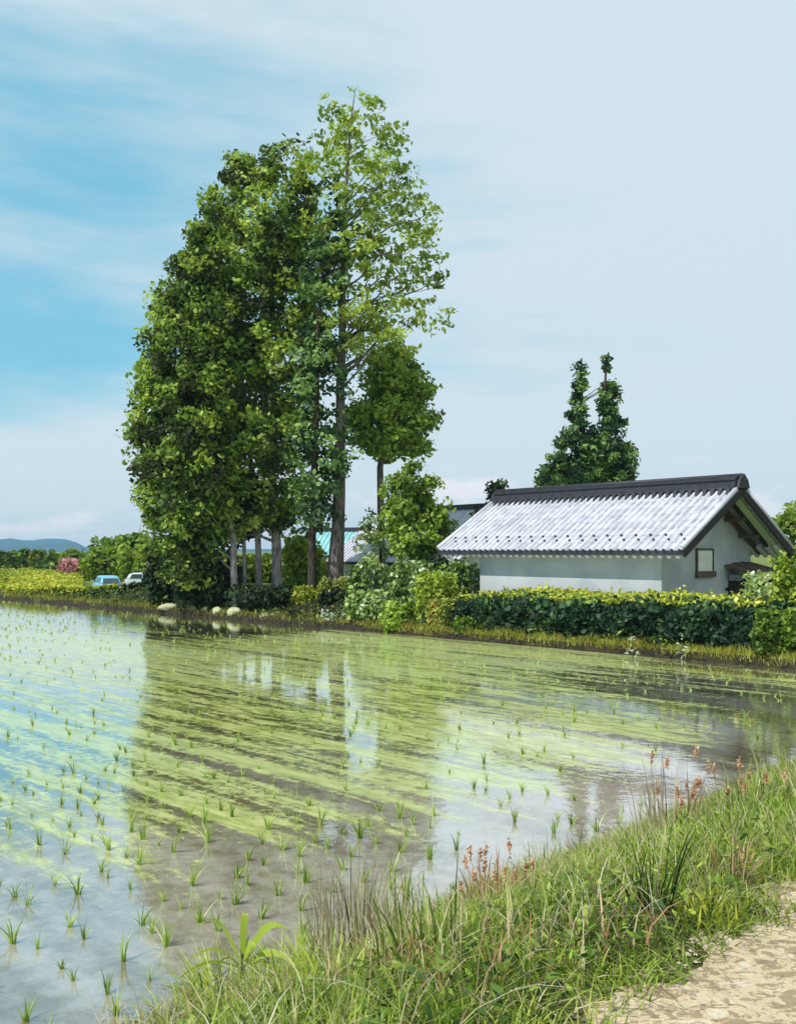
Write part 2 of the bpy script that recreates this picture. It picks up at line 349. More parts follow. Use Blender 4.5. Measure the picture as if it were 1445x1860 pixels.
MAT['ridge'] = plain('dark_ridge_tile', (.030, .030, .042), .6, .4, .4, 5.0)
MAT['wood_dark'] = plain('dark_wood', (.035, .030, .030), .8, .3, .4, 8.0, .3, .01, sc=(1, 4, 4))
MAT['wood_brown'] = plain('weathered_brown_wood', (.13, .10, .075), .85, .2, .4, 8.0, .3, .01)
MAT['wood_grey'] = plain('grey_boards', (.30, .33, .33), .85, .2, .35, 6.0, .3, .01)
MAT['wood_green'] = plain('pale_green_board', (.46, .58, .38), .7, .3, .15, 4.0)
MAT['white_trim'] = plain('white_trim', (.72, .74, .76), .7, .3, .15, 9.0)
MAT['pane'] = plain('frosted_pane', (.72, .75, .66), .25, .5, .12, 3.0)
MAT['blue_roof'] = plain('blue_metal_roof', (.24, .50, .52), .45, .4, .2, 3.0)
MAT['cream'] = plain('cream_wall', (.60, .60, .54), .9, .2, .2, 2.0)
MAT['car_blue'] = plain('light_blue_paint', (.16, .46, .62), .28, .6, .08, 1.0, 0)
MAT['car_white'] = plain('pale_silver_paint', (.56, .64, .67), .28, .6, .08, 1.0, 0)
MAT['glass'] = plain('dark_glass', (.05, .07, .08), .08, .8, .1, 1.0, 0)
MAT['tyre'] = plain('rubber', (.02, .02, .02), .85, .3, .2)
MAT['metal'] = plain('wheel_metal', (.5, .5, .52), .35, .5, .1, 1.0, 0, metal=.8)
MAT['lamp'] = plain('lamp_lens', (.75, .75, .7), .15, .6, .05)
MAT['red_lens'] = plain('tail_lens', (.4, .03, .02), .2, .6, .05)
# ------------------------------------------------------------------ ground, water, path, hills
def axis(parts): return np.unique(np.round(np.concatenate(parts), 4))
sv = axis([[-3500, -1500, -600, -200, -90, -60, -45, -42, -41, -40, -35], np.arange(-30, 22.9, 1.5), np.arange(22.8, 25, .1), np.arange(25, 34, .4), np.arange(34, 60, 2), [65, 80, 110, 160, 300, 700, 1500, 3500]])
tv = axis([[-3500, -1500, -500, -150, -60, -30, -15, -8, -4], np.arange(-3, 1.6, .6), np.arange(1.6, 6.2, .15), np.arange(6.2, 66, .8), np.arange(66, 110, 4), [120, 160, 250, 500, 1200, 3500]])
Sg, Tg = np.meshgrid(sv, tv, indexing='ij'); gx, gy = xy(Sg, Tg); gz = ground_z(gx, gy)
gz = np.where(Tg < -3, 1.25, gz); gz = np.where((Tg > 110) & (Sg < 30), .3, gz)
ns, nt_ = Sg.shape; ii, jj = np.meshgrid(np.arange(ns-1), np.arange(nt_-1), indexing='ij')
fi = np.stack([ii*nt_+jj, (ii+1)*nt_+jj, (ii+1)*nt_+jj+1, ii*nt_+jj+1], -1).reshape(-1, 4)
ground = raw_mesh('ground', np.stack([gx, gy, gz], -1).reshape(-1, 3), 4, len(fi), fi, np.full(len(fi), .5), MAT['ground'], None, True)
soil_shade = np.zeros_like(gx)
soil_shade = np.maximum(soil_shade, (Sg > 22)*(Sg < S_FAR+.22)*1.0)                                # lip of the far bank
soil_shade = np.maximum(soil_shade, (Tg > 22)*(Tg < 66)*(Sg > 23)*(Sg < 34)*.95*(1-smooth(27.5, 29.5, Sg)*.75))  # bare earth under the trees, near-black to paint in the grove's shade
soil_shade = np.maximum(soil_shade, (gz < .02)*1.0)
soil_shade = np.maximum(soil_shade, (Tg > T_PATH)*(Tg < T_NEAR+.4)*.5)
sa = ground.data.attributes.new('soil_shade', 'FLOAT', 'POINT'); sa.data.foreach_set('value', soil_shade.astype(np.float32).ravel())
tag(ground, kind='structure')
mb = MB()
wc = [xy(*p) for p in ((-41, 5.0), (23.75, 5.0), (23.75, 111), (-41, 111))]
mb.add([(x, y, 0) for x, y in wc], [(0, 1, 2, 3)])
water = mb.build('paddy_water', MAT['water']); tag(water, kind='structure')
# path: a strip with a ragged edge against the grass, faintly crowned
ps = np.arange(-14, 60, .06); pt = [-2.6, -1.6, -.6, .4, 1.2]
V = []; Fc = []
for i, s_ in enumerate(ps):
    for j, t_ in enumerate(pt+[T_PATH+.05+.10*wob(s_*2.4, 0)+.05*math.sin(s_*9.1)+.03*math.sin(s_*23+1)+.02*math.sin(s_*41)]):
        x_, y_ = xy(s_, t_); V.append((x_, y_, 1.408+.02+.02*math.cos((t_+.4)*1.2)))
for i in range(len(ps)-1):
    for j in range(5): Fc.append((i*6+j, (i+1)*6+j, (i+1)*6+j+1, i*6+j+1))
mb = MB(); mb.add(V, Fc); pth = mb.build('path', MAT['path'], smoothf=True); tag(pth, kind='structure')
# far hills
def hills():
    az = np.linspace(-1300, 1900, 161); rows_ = 9; V = []; D = 2600
    for px in az:
        top = 14+9*math.sin((px+40)/52.0*1.0)*math.exp(-((px-60)/230)**2)+6*math.exp(-((px-112)/38)**2)-5*math.exp(-((px-58)/26)**2)
        top += 5*math.exp(-((px+120)/80)**2)-14*smooth(130, 210, px)+1.0*math.sin(px*.11)+.6*math.sin(px*.31)
        top = max(top, 3)/F*D
        for k in range(rows_):
            f = k/(rows_-1); d = D*(1-.22*(1-f)) if True else D
            prof = top*(f**1.4)+ (1.5*math.sin(px*.09+k*1.7)*(f*(1-f))*4)
            V.append(((px-722.5)/F*d, d, EYE*.2+prof+(EYE*.8)*f))
    n = len(az); Fc = [(i*rows_+k, (i+1)*rows_+k, (i+1)*rows_+k+1, i*rows_+k+1) for i in range(n-1) for k in range(rows_-1)]
    # back side
    b = len(V)
    for px in az: V.append(((px-722.5)/F*D*1.15, D*1.15, 0))
    Fc += [(i*rows_+rows_-1, (i+1)*rows_+rows_-1, b+i+1, b+i) for i in range(n-1)]
    m = MB(); m.add(V, Fc); o = m.build('hills', MAT['hill'], smoothf=True); tag(o, kind='structure')
hills()
# ------------------------------------------------------------------ storehouse
HZ = .42
def storehouse():
    rot = math.atan2(-.761, .648); ca, sa_ = math.cos(rot), math.sin(rot)
    cx, cy = 10.98-.648*5.33, 30+.761*5.33
    root = empty('storehouse', (cx, cy, HZ-.1), rot)
    tag(root, 'low plastered storehouse with a silver tiled gable roof behind the clipped hedge', 'storehouse')
    e = 2.70; apex = 4.74; hw = 3.28; x0, x1 = -5.33, 5.33
    sl_ = (apex-e)/hw
    # walls: one closed body with a gable top, in two halves so the join can carry openings in relief
    w0, w1, wy = -3.73, 4.18, 2.68; zt = lambda y: apex-.16-abs(y)*sl_
    m = MB(); prof = [(-wy, -.3), (wy, -.3), (wy, zt(wy)), (0, zt(0)), (-wy, zt(wy))]
    vs = [(w0, y, z) for y, z in prof]+[(w1, y, z) for y, z in prof]
    m.add(vs, [(0, 1, 2, 3, 4), (9, 8, 7, 6, 5), (0, 5, 6, 1), (1, 6, 7, 2), (2, 7, 8, 3), (3, 8, 9, 4), (4, 9, 5, 0)])
    m.build('wall', MAT['plaster'], root, bevel=.02)
    m = MB(); m.box((w0-.04, -wy-.04, -.3), (w1+.04, wy+.04, .28)); m.build('footing', MAT['stone'], root)
    # roof deck: two slabs with a soffit
    m = MB()
    for sg in (-1, 1):
        vs = []
        for x in (x0, x1):
            for y, z in ((sg*hw, e), (0, apex), (0, apex-.13), (sg*hw, e-.12)): vs.append((x, y, z))
        f = [(0, 1, 5, 4), (3, 7, 6, 2), (0, 4, 7, 3), (0, 3, 2, 1), (4, 5, 6, 7)]
        if sg > 0: f = [q[::-1] for q in f]
        m.add(vs, f)
    roof = m.build('roof', MAT['tile_dark'], root)
    # tile courses: half-round cover rolls running down the slope, each stepped a little per course
    nr = 38; pitch = (x1-x0-.16)/nr
    cosl = 1/math.hypot(1, sl_); courses = 9
    m = MB()
    for sg in (-1, 1):
        for i in range(nr+1):
            xc = x0+.08+i*pitch
            for c in range(courses):
                f0 = c/courses; f1 = (c+1)/courses
                vs = []; k = 6
                for (f, rr) in ((f0, .062), (f1, .078)):
                    y = sg*(f*(hw+.05)); z = apex-abs(y)*sl_
                    for q in range(k+1):
                        a = math.pi*q/k
                        vs.append((xc+math.cos(a)*rr, y+sg*math.sin(a)*rr*sl_*cosl, z+math.sin(a)*rr*cosl+.004))
                fs = [(q, q+1, k+1+q+1, k+1+q) for q in range(k)]+[tuple(range(k+1, 2*k+2))]
                if sg > 0: fs = [t[::-1] for t in fs]
                m.add(vs, fs, float(RNG.random()))
    m.build('tile_rows', MAT['tile'], roof)
    m = MB()
    for sg in (-1, 1):
        # shallow pan steps between the rolls
        for c in range(1, courses+1):
            y = sg*c/courses*(hw+.03); z = apex-abs(y)*sl_
            y2 = sg*(c-1)/courses*(hw+.03); z2 = apex-abs(y2)*sl_
            m.add([(x0, y2, z2+.006), (x1, y2, z2+.006), (x1, y, z+.030), (x0, y, z+.030), (x1, y, z), (x0, y, z)],
                  [(0, 1, 2, 3)[::(1 if sg < 0 else -1)], (3, 2, 4, 5)[::(1 if sg < 0 else -1)]])
    m.build('pan_tiles', MAT['tile_dark'], roof)
    # dark eave edge
    for sg in (-1, 1):
        m = MB(); m.box((x0-.02, sg*hw-.035, e-.17), (x1+.02, sg*hw+.035, e-.015))
        for i in range(nr+1):
            xc = x0+.08+i*pitch; y = sg*(hw+.055)
            m.tube([(xc, y-.03*sg, e+.0), (xc, y+.02*sg, e-.012)], [.055, .055], 10)
        m.build('eave_edge', MAT['ridge'], roof)
    # ridge: stacked dark courses, round cap, end ornaments
    m = MB()
    for k, (wd, z0, z1) in enumerate(((.40, -.08, .12), (.31, .125, .19), (.35, .195, .245), (.26, .25, .32))):
        m.box((x0-.02+.01*k, -wd, apex+z0), (x1+.02-.01*k, wd, apex+z1), tone=k/4)
    for sg in (-1, 1):
        for i in range(nr):
            xc = x0+.08+(i+.5)*pitch
            m.add([(xc-.10, sg*.36, apex+.04), (xc+.10, sg*.36, apex+.04), (xc+.03, sg*.50, apex-.50*sl_+.03), (xc-.03, sg*.50, apex-.50*sl_+.03), (xc-.1, sg*.34, apex-.22), (xc+.1, sg*.34, apex-.22)],
                  [(0, 3, 2, 1) if sg < 0 else (0, 1, 2, 3), (3, 4, 5, 2)])
    rdg = m.build('ridge_cap', MAT['ridge'], roof)
    m = MB(); m.tube([(x0-.05, 0, apex+.33), (x1+.05, 0, apex+.33)], [.09, .09], 10); m.build('cap_tile', MAT['ridge'], rdg, True)
    for x in (x0, x1):
        m = MB(); sg = 1 if x > 0 else -1
        m.add([(x+sg*.03, -.34, apex-.06), (x+sg*.03, .34, apex-.06), (x+sg*.03, .24, apex+.20), (x+sg*.03, 0, apex+.40), (x+sg*.03, -.24, apex+.20),
               (x+sg*.12, -.34, apex-.06), (x+sg*.12, .34, apex-.06), (x+sg*.12, .24, apex+.20), (x+sg*.12, 0, apex+.40), (x+sg*.12, -.24, apex+.20)],
              [(0, 1, 2, 3, 4), (9, 8, 7, 6, 5), (0, 5, 6, 1), (1, 6, 7, 2), (2, 7, 8, 3), (3, 8, 9, 4), (4, 9, 5, 0)])
        m.build('ridge_end', MAT['ridge'], roof)
    # verge rolls (pale) and dark barge boards on each gable
    for x, sg2 in ((x0, -1), (x1, 1)):
        for sg in (-1, 1):
            m = MB(); m.tube([(x+sg2*.0, sg*.30, apex-.30*sl_+.085), (x, sg*(hw+.04), e+.085)], [.085, .085], 8)
            m.build('verge_tile', MAT['tile'], roof, True)
            m = MB(); m.bar((x+sg2*.03, 0, apex-.14), (x+sg2*.03, sg*(hw+.03), e-.12), .06, .24)
            m.build('bargeboard', MAT['wood_dark'], roof)
    # soffit boards and rafters under the gable overhangs
    under = lambda y, d=.135: apex-abs(y)*sl_-d
    for xa, xb, s2 in ((w1+.005, x1-.03, 1), (x0+.03, w0-.005, -1)):
        for sg in (-1, 1):
            m = MB(); n = 14
            for k in range(n):
                ya = sg*(k/n*(hw-.06)); yb = sg*((k+.94)/n*(hw-.06))
                m.add([(xa, ya, under(ya)), (xb, ya, under(ya)), (xb, yb, under(yb)), (xa, yb, under(yb)),
                       (xa, ya, under(ya, .16)), (xb, ya, under(ya, .16)), (xb, yb, under(yb, .16)), (xa, yb, under(yb, .16))],
                      [(0, 1, 2, 3), (7, 6, 5, 4), (0, 4, 5, 1), (1, 5, 6, 2), (2, 6, 7, 3), (3, 7, 4, 0)])
            m.build('soffit', MAT['wood_grey'], roof)
            xo = xb-.30 if s2 > 0 else xa+.30
            m = MB(); m.bar((xo, sg*.12, under(.12, .20)), (xo, sg*(hw-.1), under(hw-.1, .20)), .26, .06); m.build('green_board', MAT['wood_green'], roof)
            xi = xo-.22*s2
            m = MB(); m.bar((xi, sg*.12, under(.12, .23)), (xi, sg*(hw-.1), under(hw-.1, .23)), .10, .14); m.build('rafter', MAT['wood_dark'], roof)
            xi = xo-.70*s2
            m = MB(); m.bar((xi, sg*.5, under(.5, .24)), (xi, sg*(hw-.2), under(hw-.2, .24)), .10, .13); m.build('rafter', MAT['wood_brown'], roof)
        for yy in (-1.9, 1.0, 1.9):     # purlin ends carrying the overhang
            m = MB(); m.bar((w1-.1 if s2 > 0 else w0+.1, yy, under(yy, .40)), (xo-.1*s2, yy, under(yy, .40)), .12, .13)
            m.build('purlin', MAT['wood_brown'], roof)
    # white rafter tails under the eaves
    for sg in (-1, 1):
        for i in range(34):
            xc = x0+.25+i*(x1-x0-.5)/33
            m = MB(); m.bar((xc, sg*(wy-.02), under(wy, .22)-.02), (xc, sg*(hw-.07), under(hw-.07, .22)-.02), .13, .15)
            m.build('rafter_tail', MAT['white_trim'], roof)
    # snow guards: two staggered lines of small dark hooks
    for i in range(nr):
        fy = .865 if i % 2 else .79
        xc = x0+.08+(i+.5)*pitch; y = -fy*hw; z = apex-abs(y)*sl_
        m = MB(); m.box((xc-.022, y-.04, z+.01), (xc+.022, y+.02, z+.07)); m.box((xc-.038, y-.05, z+.045), (xc+.038, y-.04, z+.085))
        m.build('snow_guard', MAT['ridge'], roof)
    # gable window
    xw = w1; yc = -.25; zc = 2.36
    m = MB()
    for a, b in (((yc-.54, zc-.36), (yc-.46, zc+.40)), ((yc+.46, zc-.36), (yc+.48, zc+.36)), ((yc-.455, zc+.33), (yc+.455, zc+.39))):
        m.box((xw-.02, a[0], a[1]), (xw+.06, b[0], b[1]))
    wf = m.build('window', MAT['wood_brown'], root)
    m = MB(); m.box((xw-.02, yc-.455, zc-.355), (xw+.015, yc+.455, zc+.325)); m.build('pane', MAT['pane'], wf)
    m = MB(); m.box((xw-.02, yc-.56, zc-.56), (xw+.10, yc+.56, zc-.362)); m.build('sill', MAT['wood_brown'], wf)
    # plank canopy with a doorway beneath it
    m = MB()
    for k in range(9):
        ya = .95+k*.26; m.box((xw-.02, ya, 1.92-.02*(k % 2)), (xw+1.05, ya+.245, 1.97-.02*(k % 2)), lambda x, y, z: (x, y, z+.22-(x-xw)*.26+.12*math.sin((y-.95)*1.3)))
    cn = m.build('door_canopy', MAT['wood_brown'], root)
    for yy in (1.05, 3.0):
        m = MB(); m.bar((xw, yy, 1.35), (xw+.9, yy, 1.80), .07, .09); m.build('bracket', MAT['wood_dark'], cn)
    m = MB(); m.box((xw-.02, 1.2, -.2), (xw+.03, 2.2, 1.78)); d = m.build('door', MAT['wood_dark'], root)
    m = MB(); m.box((xw+.03, 2.08, .85), (xw+.07, 2.13, 1.05)); m.build('handle', MAT['metal'], d)
    m = MB(); m.box((xw+.035, 1.15, 1.66), (xw+.36, 1.95, 1.88)); m.build('meter_box', MAT['wood_grey'], root, bevel=.02)
    return root
storehouse()
def gable_house(name, label, cat, ridge_px, Yd, length, hw, zb, e, apex, rot, wallm, roofm, overhang=.5):
    p = at(*ridge_px, Yd); dx = Vector((math.cos(rot), math.sin(rot)))
    c = (p[0]+dx.x*length/2, p[1]+dx.y*length/2)
    root = empty(name, (c[0], c[1], zb), rot); tag(root, label, cat)
    h = length/2; sl_ = (apex-e)/hw; wy = hw-overhang; m = MB()
    prof = [(-wy, -.3), (wy, -.3), (wy, apex-.14-wy*sl_), (0, apex-.14), (-wy, apex-.14-wy*sl_)]
    m.add([(x, y, z) for x in (-h+overhang, h-overhang) for y, z in prof], [(0, 1, 2, 3, 4), (9, 8, 7, 6, 5), (0, 5, 6, 1), (1, 6, 7, 2), (2, 7, 8, 3), (3, 8, 9, 4), (4, 9, 5, 0)])
    m.build('wall', wallm, root)
    m = MB()
    for sg in (-1, 1):
        vs = [(x, y, z) for x in (-h, h) for y, z in ((sg*hw, e), (0, apex), (0, apex-.12), (sg*hw, e-.12))]
        f = [(0, 1, 5, 4), (3, 7, 6, 2), (0, 4, 7, 3), (0, 3, 2, 1), (4, 5, 6, 7)]
        m.add(vs, f if sg < 0 else [q[::-1] for q in f])
        n = int(length/.33)
        for i in range(n+1):
            x = -h+.05+i*(length-.1)/n; m.bar((x, sg*.1, apex-.1*sl_+.02), (x, sg*hw, e+.02), .09, .07)
    rf = m.build('roof', roofm, root)
    m = MB(); m.box((-h-.03, -.2, apex-.06), (h+.03, .2, apex+.2)); m.build('ridge_cap', MAT['ridge'], rf)
    for sg in (-1, 1):
        m = MB(); m.box((-h, sg*(hw+.03)-.03, e-.17), (h, sg*(hw+.03)+.03, e-.01)); m.build('gutter', MAT['wood_dark'], rf)
    for k in (-1, 0, 1):
        x = k*length*.28; m = MB(); m.box((x-.6, -wy-.05, 1.0*(e/2.6)), (x+.6, -wy+.02, 1.8*(e/2.6))); wdw = m.build('window', MAT['wood_dark'], root)
        m = MB(); m.box((x-.53, -wy-.065, 1.06*(e/2.6)), (x+.53, -wy-.052, 1.74*(e/2.6))); m.build('pane', MAT['glass'], wdw)
    return root
gable_house('farmhouse', 'grey roofed farmhouse half hidden by garden trees left of the storehouse', 'house', (692, 934), 56, 11.5, 3.9, .4, 2.0, 4.85, math.atan2(-.80, .60), MAT['cream'], MAT['tile'])
gable_house('garden_shed', 'small shed with a turquoise roof glimpsed behind the tall thin trunk', 'shed', (566, 962), 66, 4.6, 2.3, .4, 2.3, 4.0, math.atan2(-.35, .93), MAT['cream'], MAT['blue_roof'], .3)
# ------------------------------------------------------------------ trees and shrubs
LF = .80
def tree(name, label, base, Yd, prof, trunk, mat, bark_='bark', n_cl=200, per=60, cr=.55, ls=.16, depth=.85, seed=1, shell=.45,
         branches=26, group=None, cat='tree', tone=(.0, 1.0), flat=.7, zb=None, rag=.6, extra_trunks=(), elong=1.25, mixdark=0.0):
    """prof: [(py, x_left, x_right)] outline in photo pixels at distance Yd; trunk: [(px, py, radius_m)] bottom to top"""
    rng = np.random.default_rng(seed)
    b = at(base[0], base[1], Yd); bz = float(ground_z(b[0], b[1])) if zb is None else zb
    root = empty(name, (b[0], b[1], bz)); tag(root, label, cat, group)
    pr = sorted((EYE-(py-HOR)/F*Yd, ((xl+xr)/2-722.5)/F*Yd, (xr-xl)/2/F*Yd) for py, xl, xr in prof)
    zs, cxs, hws = map(np.array, zip(*pr))
    zz = rng.uniform(zs[0], zs[-1], n_cl*6); hw = np.interp(zz, zs, hws)
    keep = rng.random(len(zz)) < (hw/hws.max())**1.5; zz = zz[keep][:n_cl]; n = len(zz)
    hw = np.interp(zz, zs, hws); cx = np.interp(zz, zs, cxs)
    ph = rng.uniform(0, 2*np.pi, n); rr = np.maximum(hw-cr*.55, hw*.3)*rng.random(n)**shell
    cc = np.stack([cx+rr*np.cos(ph), Yd+rr*np.sin(ph)*depth, zz], 1)
    crs = cr*rng.uniform(.65, 1.35, n); ct = rng.random(n)
    cnt = (1.5*per*rng.uniform(.6, 1.3, n)).astype(int); idx = np.repeat(np.arange(n), cnt)
    d = rng.normal(size=(len(idx), 3)); d /= np.linalg.norm(d, axis=1)[:, None]
    d *= (rng.random(len(idx))**.45)[:, None]
    C = cc[idx]+d*crs[idx][:, None]*np.array([1, 1, flat])
    tn = np.clip(ct[idx]*.78+rng.random(len(idx))*.32-mixdark, 0, 1); tn = tone[0]+tn*(tone[1]-tone[0])
    out = (C-np.array([0, Yd, 0])-np.stack([np.interp(C[:, 2], zs, cxs), np.zeros(len(C)), C[:, 2]], 1)); out /= (np.linalg.norm(out, axis=1)[:, None]+1e-6)
    C = C-np.array([b[0], b[1], bz])
    leaves('crown', C, LF*ls*rng.uniform(.5, 1.35, len(C)), tn, MAT[mat], rng, root, out=out, rag=rag, elong=elong)
    m = MB(); o0 = np.array([b[0], b[1], bz])
    for tk in (trunk,)+tuple(extra_trunks):
        pts = [at(px, py, Yd)-o0 for px, py, r in tk]; rad = [r for *_, r in tk]
        pts[0][2] = min(pts[0][2], -.15)
        P2 = [pts[0]]; R2 = [rad[0]*1.45]
        P2.append(pts[0]+(pts[1]-pts[0])*min(.5, .45/max(.46, np.linalg.norm(pts[1]-pts[0])))); R2.append(rad[0]*1.05)
        for i in range(1, len(pts)):
            k = max(1, int(np.linalg.norm(pts[i]-pts[i-1])/1.6)); a0 = P2[1] if i == 1 else pts[i-1]
            for q in range(1, k+1):
                f = q/k; P2.append(a0+(pts[i]-a0)*f+rng.normal(0, .035, 3)*(f < 1)); R2.append(rad[i-1]+(rad[i]-rad[i-1])*f)
        m.tube(P2, R2, 10, wobble=.06)
        TP = np.array(P2); TR = np.array(R2)
        sel = rng.permutation(n)[:branches//(1+len(extra_trunks))]
        for i in sel:
            c = cc[i]-o0; h = math.hypot(c[0]-np.interp(c[2], TP[:, 2], TP[:, 0]), c[1])
            z0 = c[2]-h*rng.uniform(.25, .95)
            if z0 < TP[2, 2] if len(TP) > 2 else False: z0 = TP[2, 2]
            z0 = min(z0, TP[-1, 2]); p0 = np.array([np.interp(z0, TP[:, 2], TP[:, k]) for k in range(3)]); p0[2] = z0
            r0 = np.interp(z0, TP[:, 2], TR)*rng.uniform(.28, .45); v = c-p0
            mid = p0+v*.5+np.array([0, 0, h*rng.uniform(.0, .16)])+rng.normal(0, .06, 3)
            m.tube([p0, p0+v*.22+np.array([0, 0, h*.02]), mid, p0+v*.8+rng.normal(0, .05, 3), c], [r0, r0*.8, r0*.55, r0*.32, .012], 6)
            e2 = mid+v*.33+rng.normal(0, .35, 3); m.tube([mid, (mid+e2)/2+rng.normal(0, .05, 3), e2], [r0*.4, r0*.25, .01], 5)
    m.build('trunk', MAT[bark_], root, True)
    return root
# tall airy tree
tree('tall_tree', 'tallest tree, with airy yellow-green leaves and one long bare trunk', (610, 1072), 43,
     [(138, 632, 662), (190, 575, 705), (235, 548, 752), (300, 545, 775), (380, 540, 806), (440, 545, 826), (520, 545, 815), (580, 550, 828), (632, 555, 812), (660, 570, 690)],
     [(606, 1075, .38), (614, 960, .31), (617, 830, .25), (618, 700, .20), (621, 560, .155), (623, 420, .12), (630, 320, .085), (636, 230, .045), (645, 160, .015)],
     'sparse', 'bark', n_cl=330, per=20, cr=.50, ls=.165, seed=11, shell=.6, branches=52, flat=.5, rag=.65, elong=1.3, depth=.75)
tree('tall_tree', 'dark blue-green leafy tree standing close around the lower trunk of the airy tree', (560, 1070), 42.4,
     [(330, 585, 625), (400, 570, 640), (450, 545, 650), (560, 530, 630), (650, 520, 655), (760, 505, 645), (850, 505, 662), (930, 515, 650), (970, 530, 610)],
     [(566, 1075, .20), (572, 900, .16), (575, 700, .12), (590, 450, .04)],
     'blue', 'bark_dark', n_cl=190, per=26, cr=.56, ls=.17, seed=12, shell=.6, branches=40, flat=.7, rag=.6, mixdark=.06)
tree('broad_tree', 'tall dense tree with a rounded top between the airy tree and the left tree', (500, 1068), 45,
     [(258, 450, 545), (295, 405, 592), (360, 362, 600), (430, 330, 598), (520, 318, 596), (620, 330, 600), (720, 330, 600), (820, 330, 590), (900, 350, 575), (970, 380, 545)],
     [(503, 1070, .25), (502, 985, .23), (492, 850, .22), (478, 700, .19), (478, 560, .15), (480, 400, .09), (487, 290, .03)],
     'dense', 'bark_pale', n_cl=640, per=52, cr=.68, ls=.165, seed=13, shell=.42, branches=60, mixdark=.05, extra_trunks=([(470, 1068, .15), (468, 960, .14), (450, 800, .12), (430, 620, .07), (425, 480, .03)],))
tree('broad_tree', 'wide dense tree at the left edge of the grove with leaves down to the ground', (400, 1068), 43,
     [(385, 368, 400), (450, 322, 410), (510, 296, 430), (560, 262, 445), (640, 246, 452), (700, 234, 455), (770, 226, 455), (850, 236, 455), (930, 242, 445), (1000, 268, 420), (1055, 290, 400)],
     [(428, 1068, .16), (425, 980, .15), (400, 850, .14), (370, 700, .1), (355, 540, .04)],
     'dense', 'bark_pale', n_cl=600, per=50, cr=.68, ls=.165, seed=14, shell=.42, branches=40, mixdark=.12)
tree('slender_tree', 'thin pale trunked tree under the dense grove, just left of the double trunk', (442, 1066), 44.2,
     [(860, 425, 465), (900, 410, 475), (950, 405, 478), (985, 425, 460)],
     [(445, 1066, .10), (443, 960, .08), (440, 870, .03)], 'dark', 'bark_pale', n_cl=24, per=40, cr=.5, ls=.15, seed=15, branches=8)
tree('round_tree', 'round-headed tree with a bare thin trunk right of the tall airy tree', (690, 1060), 45,
     [(628, 700, 730), (650, 670, 770), (690, 650, 790), (740, 620, 806), (790, 612, 798), (815, 640, 790), (832, 670, 750)],
     [(692, 1066, .22), (692, 960, .19), (690, 850, .15), (698, 790, .12), (705, 700, .05)],
     'round', 'bark', tone=(.22, 1), n_cl=150, per=60, cr=.62, ls=.165, seed=16, shell=.42, branches=22)
tree('garden_tree', 'small leafy tree with a dark trunk left of the storehouse eave', (748, 1050), 41,
     [(848, 725, 775), (870, 700, 800), (910, 690, 815), (950, 693, 828), (990, 700, 825), (1015, 720, 805)],
     [(748, 1055, .16), (746, 980, .14), (748, 920, .08), (752, 870, .03)],
     'round', 'bark_dark', n_cl=95, per=60, cr=.52, ls=.15, seed=17, shell=.45, branches=18, tone=(.12, 1))
tree('twin_topped_conifer', 'dark conifer with two narrow tops rising behind the storehouse roof', (1080, 1000), 52,
     [(636, 1096, 1108), (680, 1086, 1120), (730, 1082, 1128), (775, 1070, 1142), (820, 1030, 1158), (900, 990, 1162)],
     [(1085, 1040, .3), (1085, 850, .22), (1098, 760, .14), (1101, 645, .03)],
     'blue', 'bark_dark', n_cl=120, per=42, cr=.42, ls=.17, seed=18, shell=.5, branches=36, flat=.9, elong=1.5, zb=.45,
     extra_trunks=([(1070, 1040, .22), (1062, 850, .18), (1055, 740, .11), (1056, 650, .03)],), mixdark=.05)
def add_to_last_crown(): pass
tree('conifer', 'slim dark conifer forming the left spire beside the twin top', (1054, 1000), 51,
     [(648, 1048, 1064), (700, 1034, 1070), (760, 1024, 1078), (810, 992, 1090), (880, 972, 1100)],
     [(1056, 1040, .2), (1056, 850, .14), (1056, 655, .03)], 'blue', 'bark_dark', n_cl=100, per=40, cr=.42, ls=.17, seed=28, shell=.5, branches=24, elong=1.5, zb=.45, mixdark=.05)
tree('garden_tree', 'light green leafy tree behind the middle of the storehouse ridge', (1070, 1000), 53,
     [(795, 1130, 1150), (815, 1110, 1165), (845, 985, 1166), (870, 962, 1158), (900, 950, 1150), (940, 980, 1120)],
     [(1075, 1040, .15), (1075, 900, .1), (1078, 830, .03)], 'round', 'bark', n_cl=110, per=46, cr=.50, ls=.16, seed=19, shell=.45, branches=16, zb=.45, tone=(.0, .8))
tree('small_conifer', 'little dark conifer peeping over the left end of the storehouse roof', (905, 1000), 44,
     [(866, 902, 914), (890, 872, 945), (925, 855, 950), (960, 865, 930)],
     [(905, 1040, .12), (905, 900, .04)], 'dark', 'bark_dark', n_cl=40, per=40, cr=.42, ls=.14, seed=20, branches=8, zb=.45, tone=(.1, 1))
tree('garden_tree', 'bright green tree top showing beyond the right end of the storehouse roof', (1440, 1000), 40,
     [(905, 1415, 1430), (930, 1402, 1465), (970, 1398, 1490), (1020, 1400, 1490), (1060, 1420, 1480)],
     [(1442, 1060, .14), (1440, 930, .04)], 'bright', 'bark', n_cl=60, per=46, cr=.45, ls=.14, seed=21, branches=10, zb=.45, tone=(0, .8))

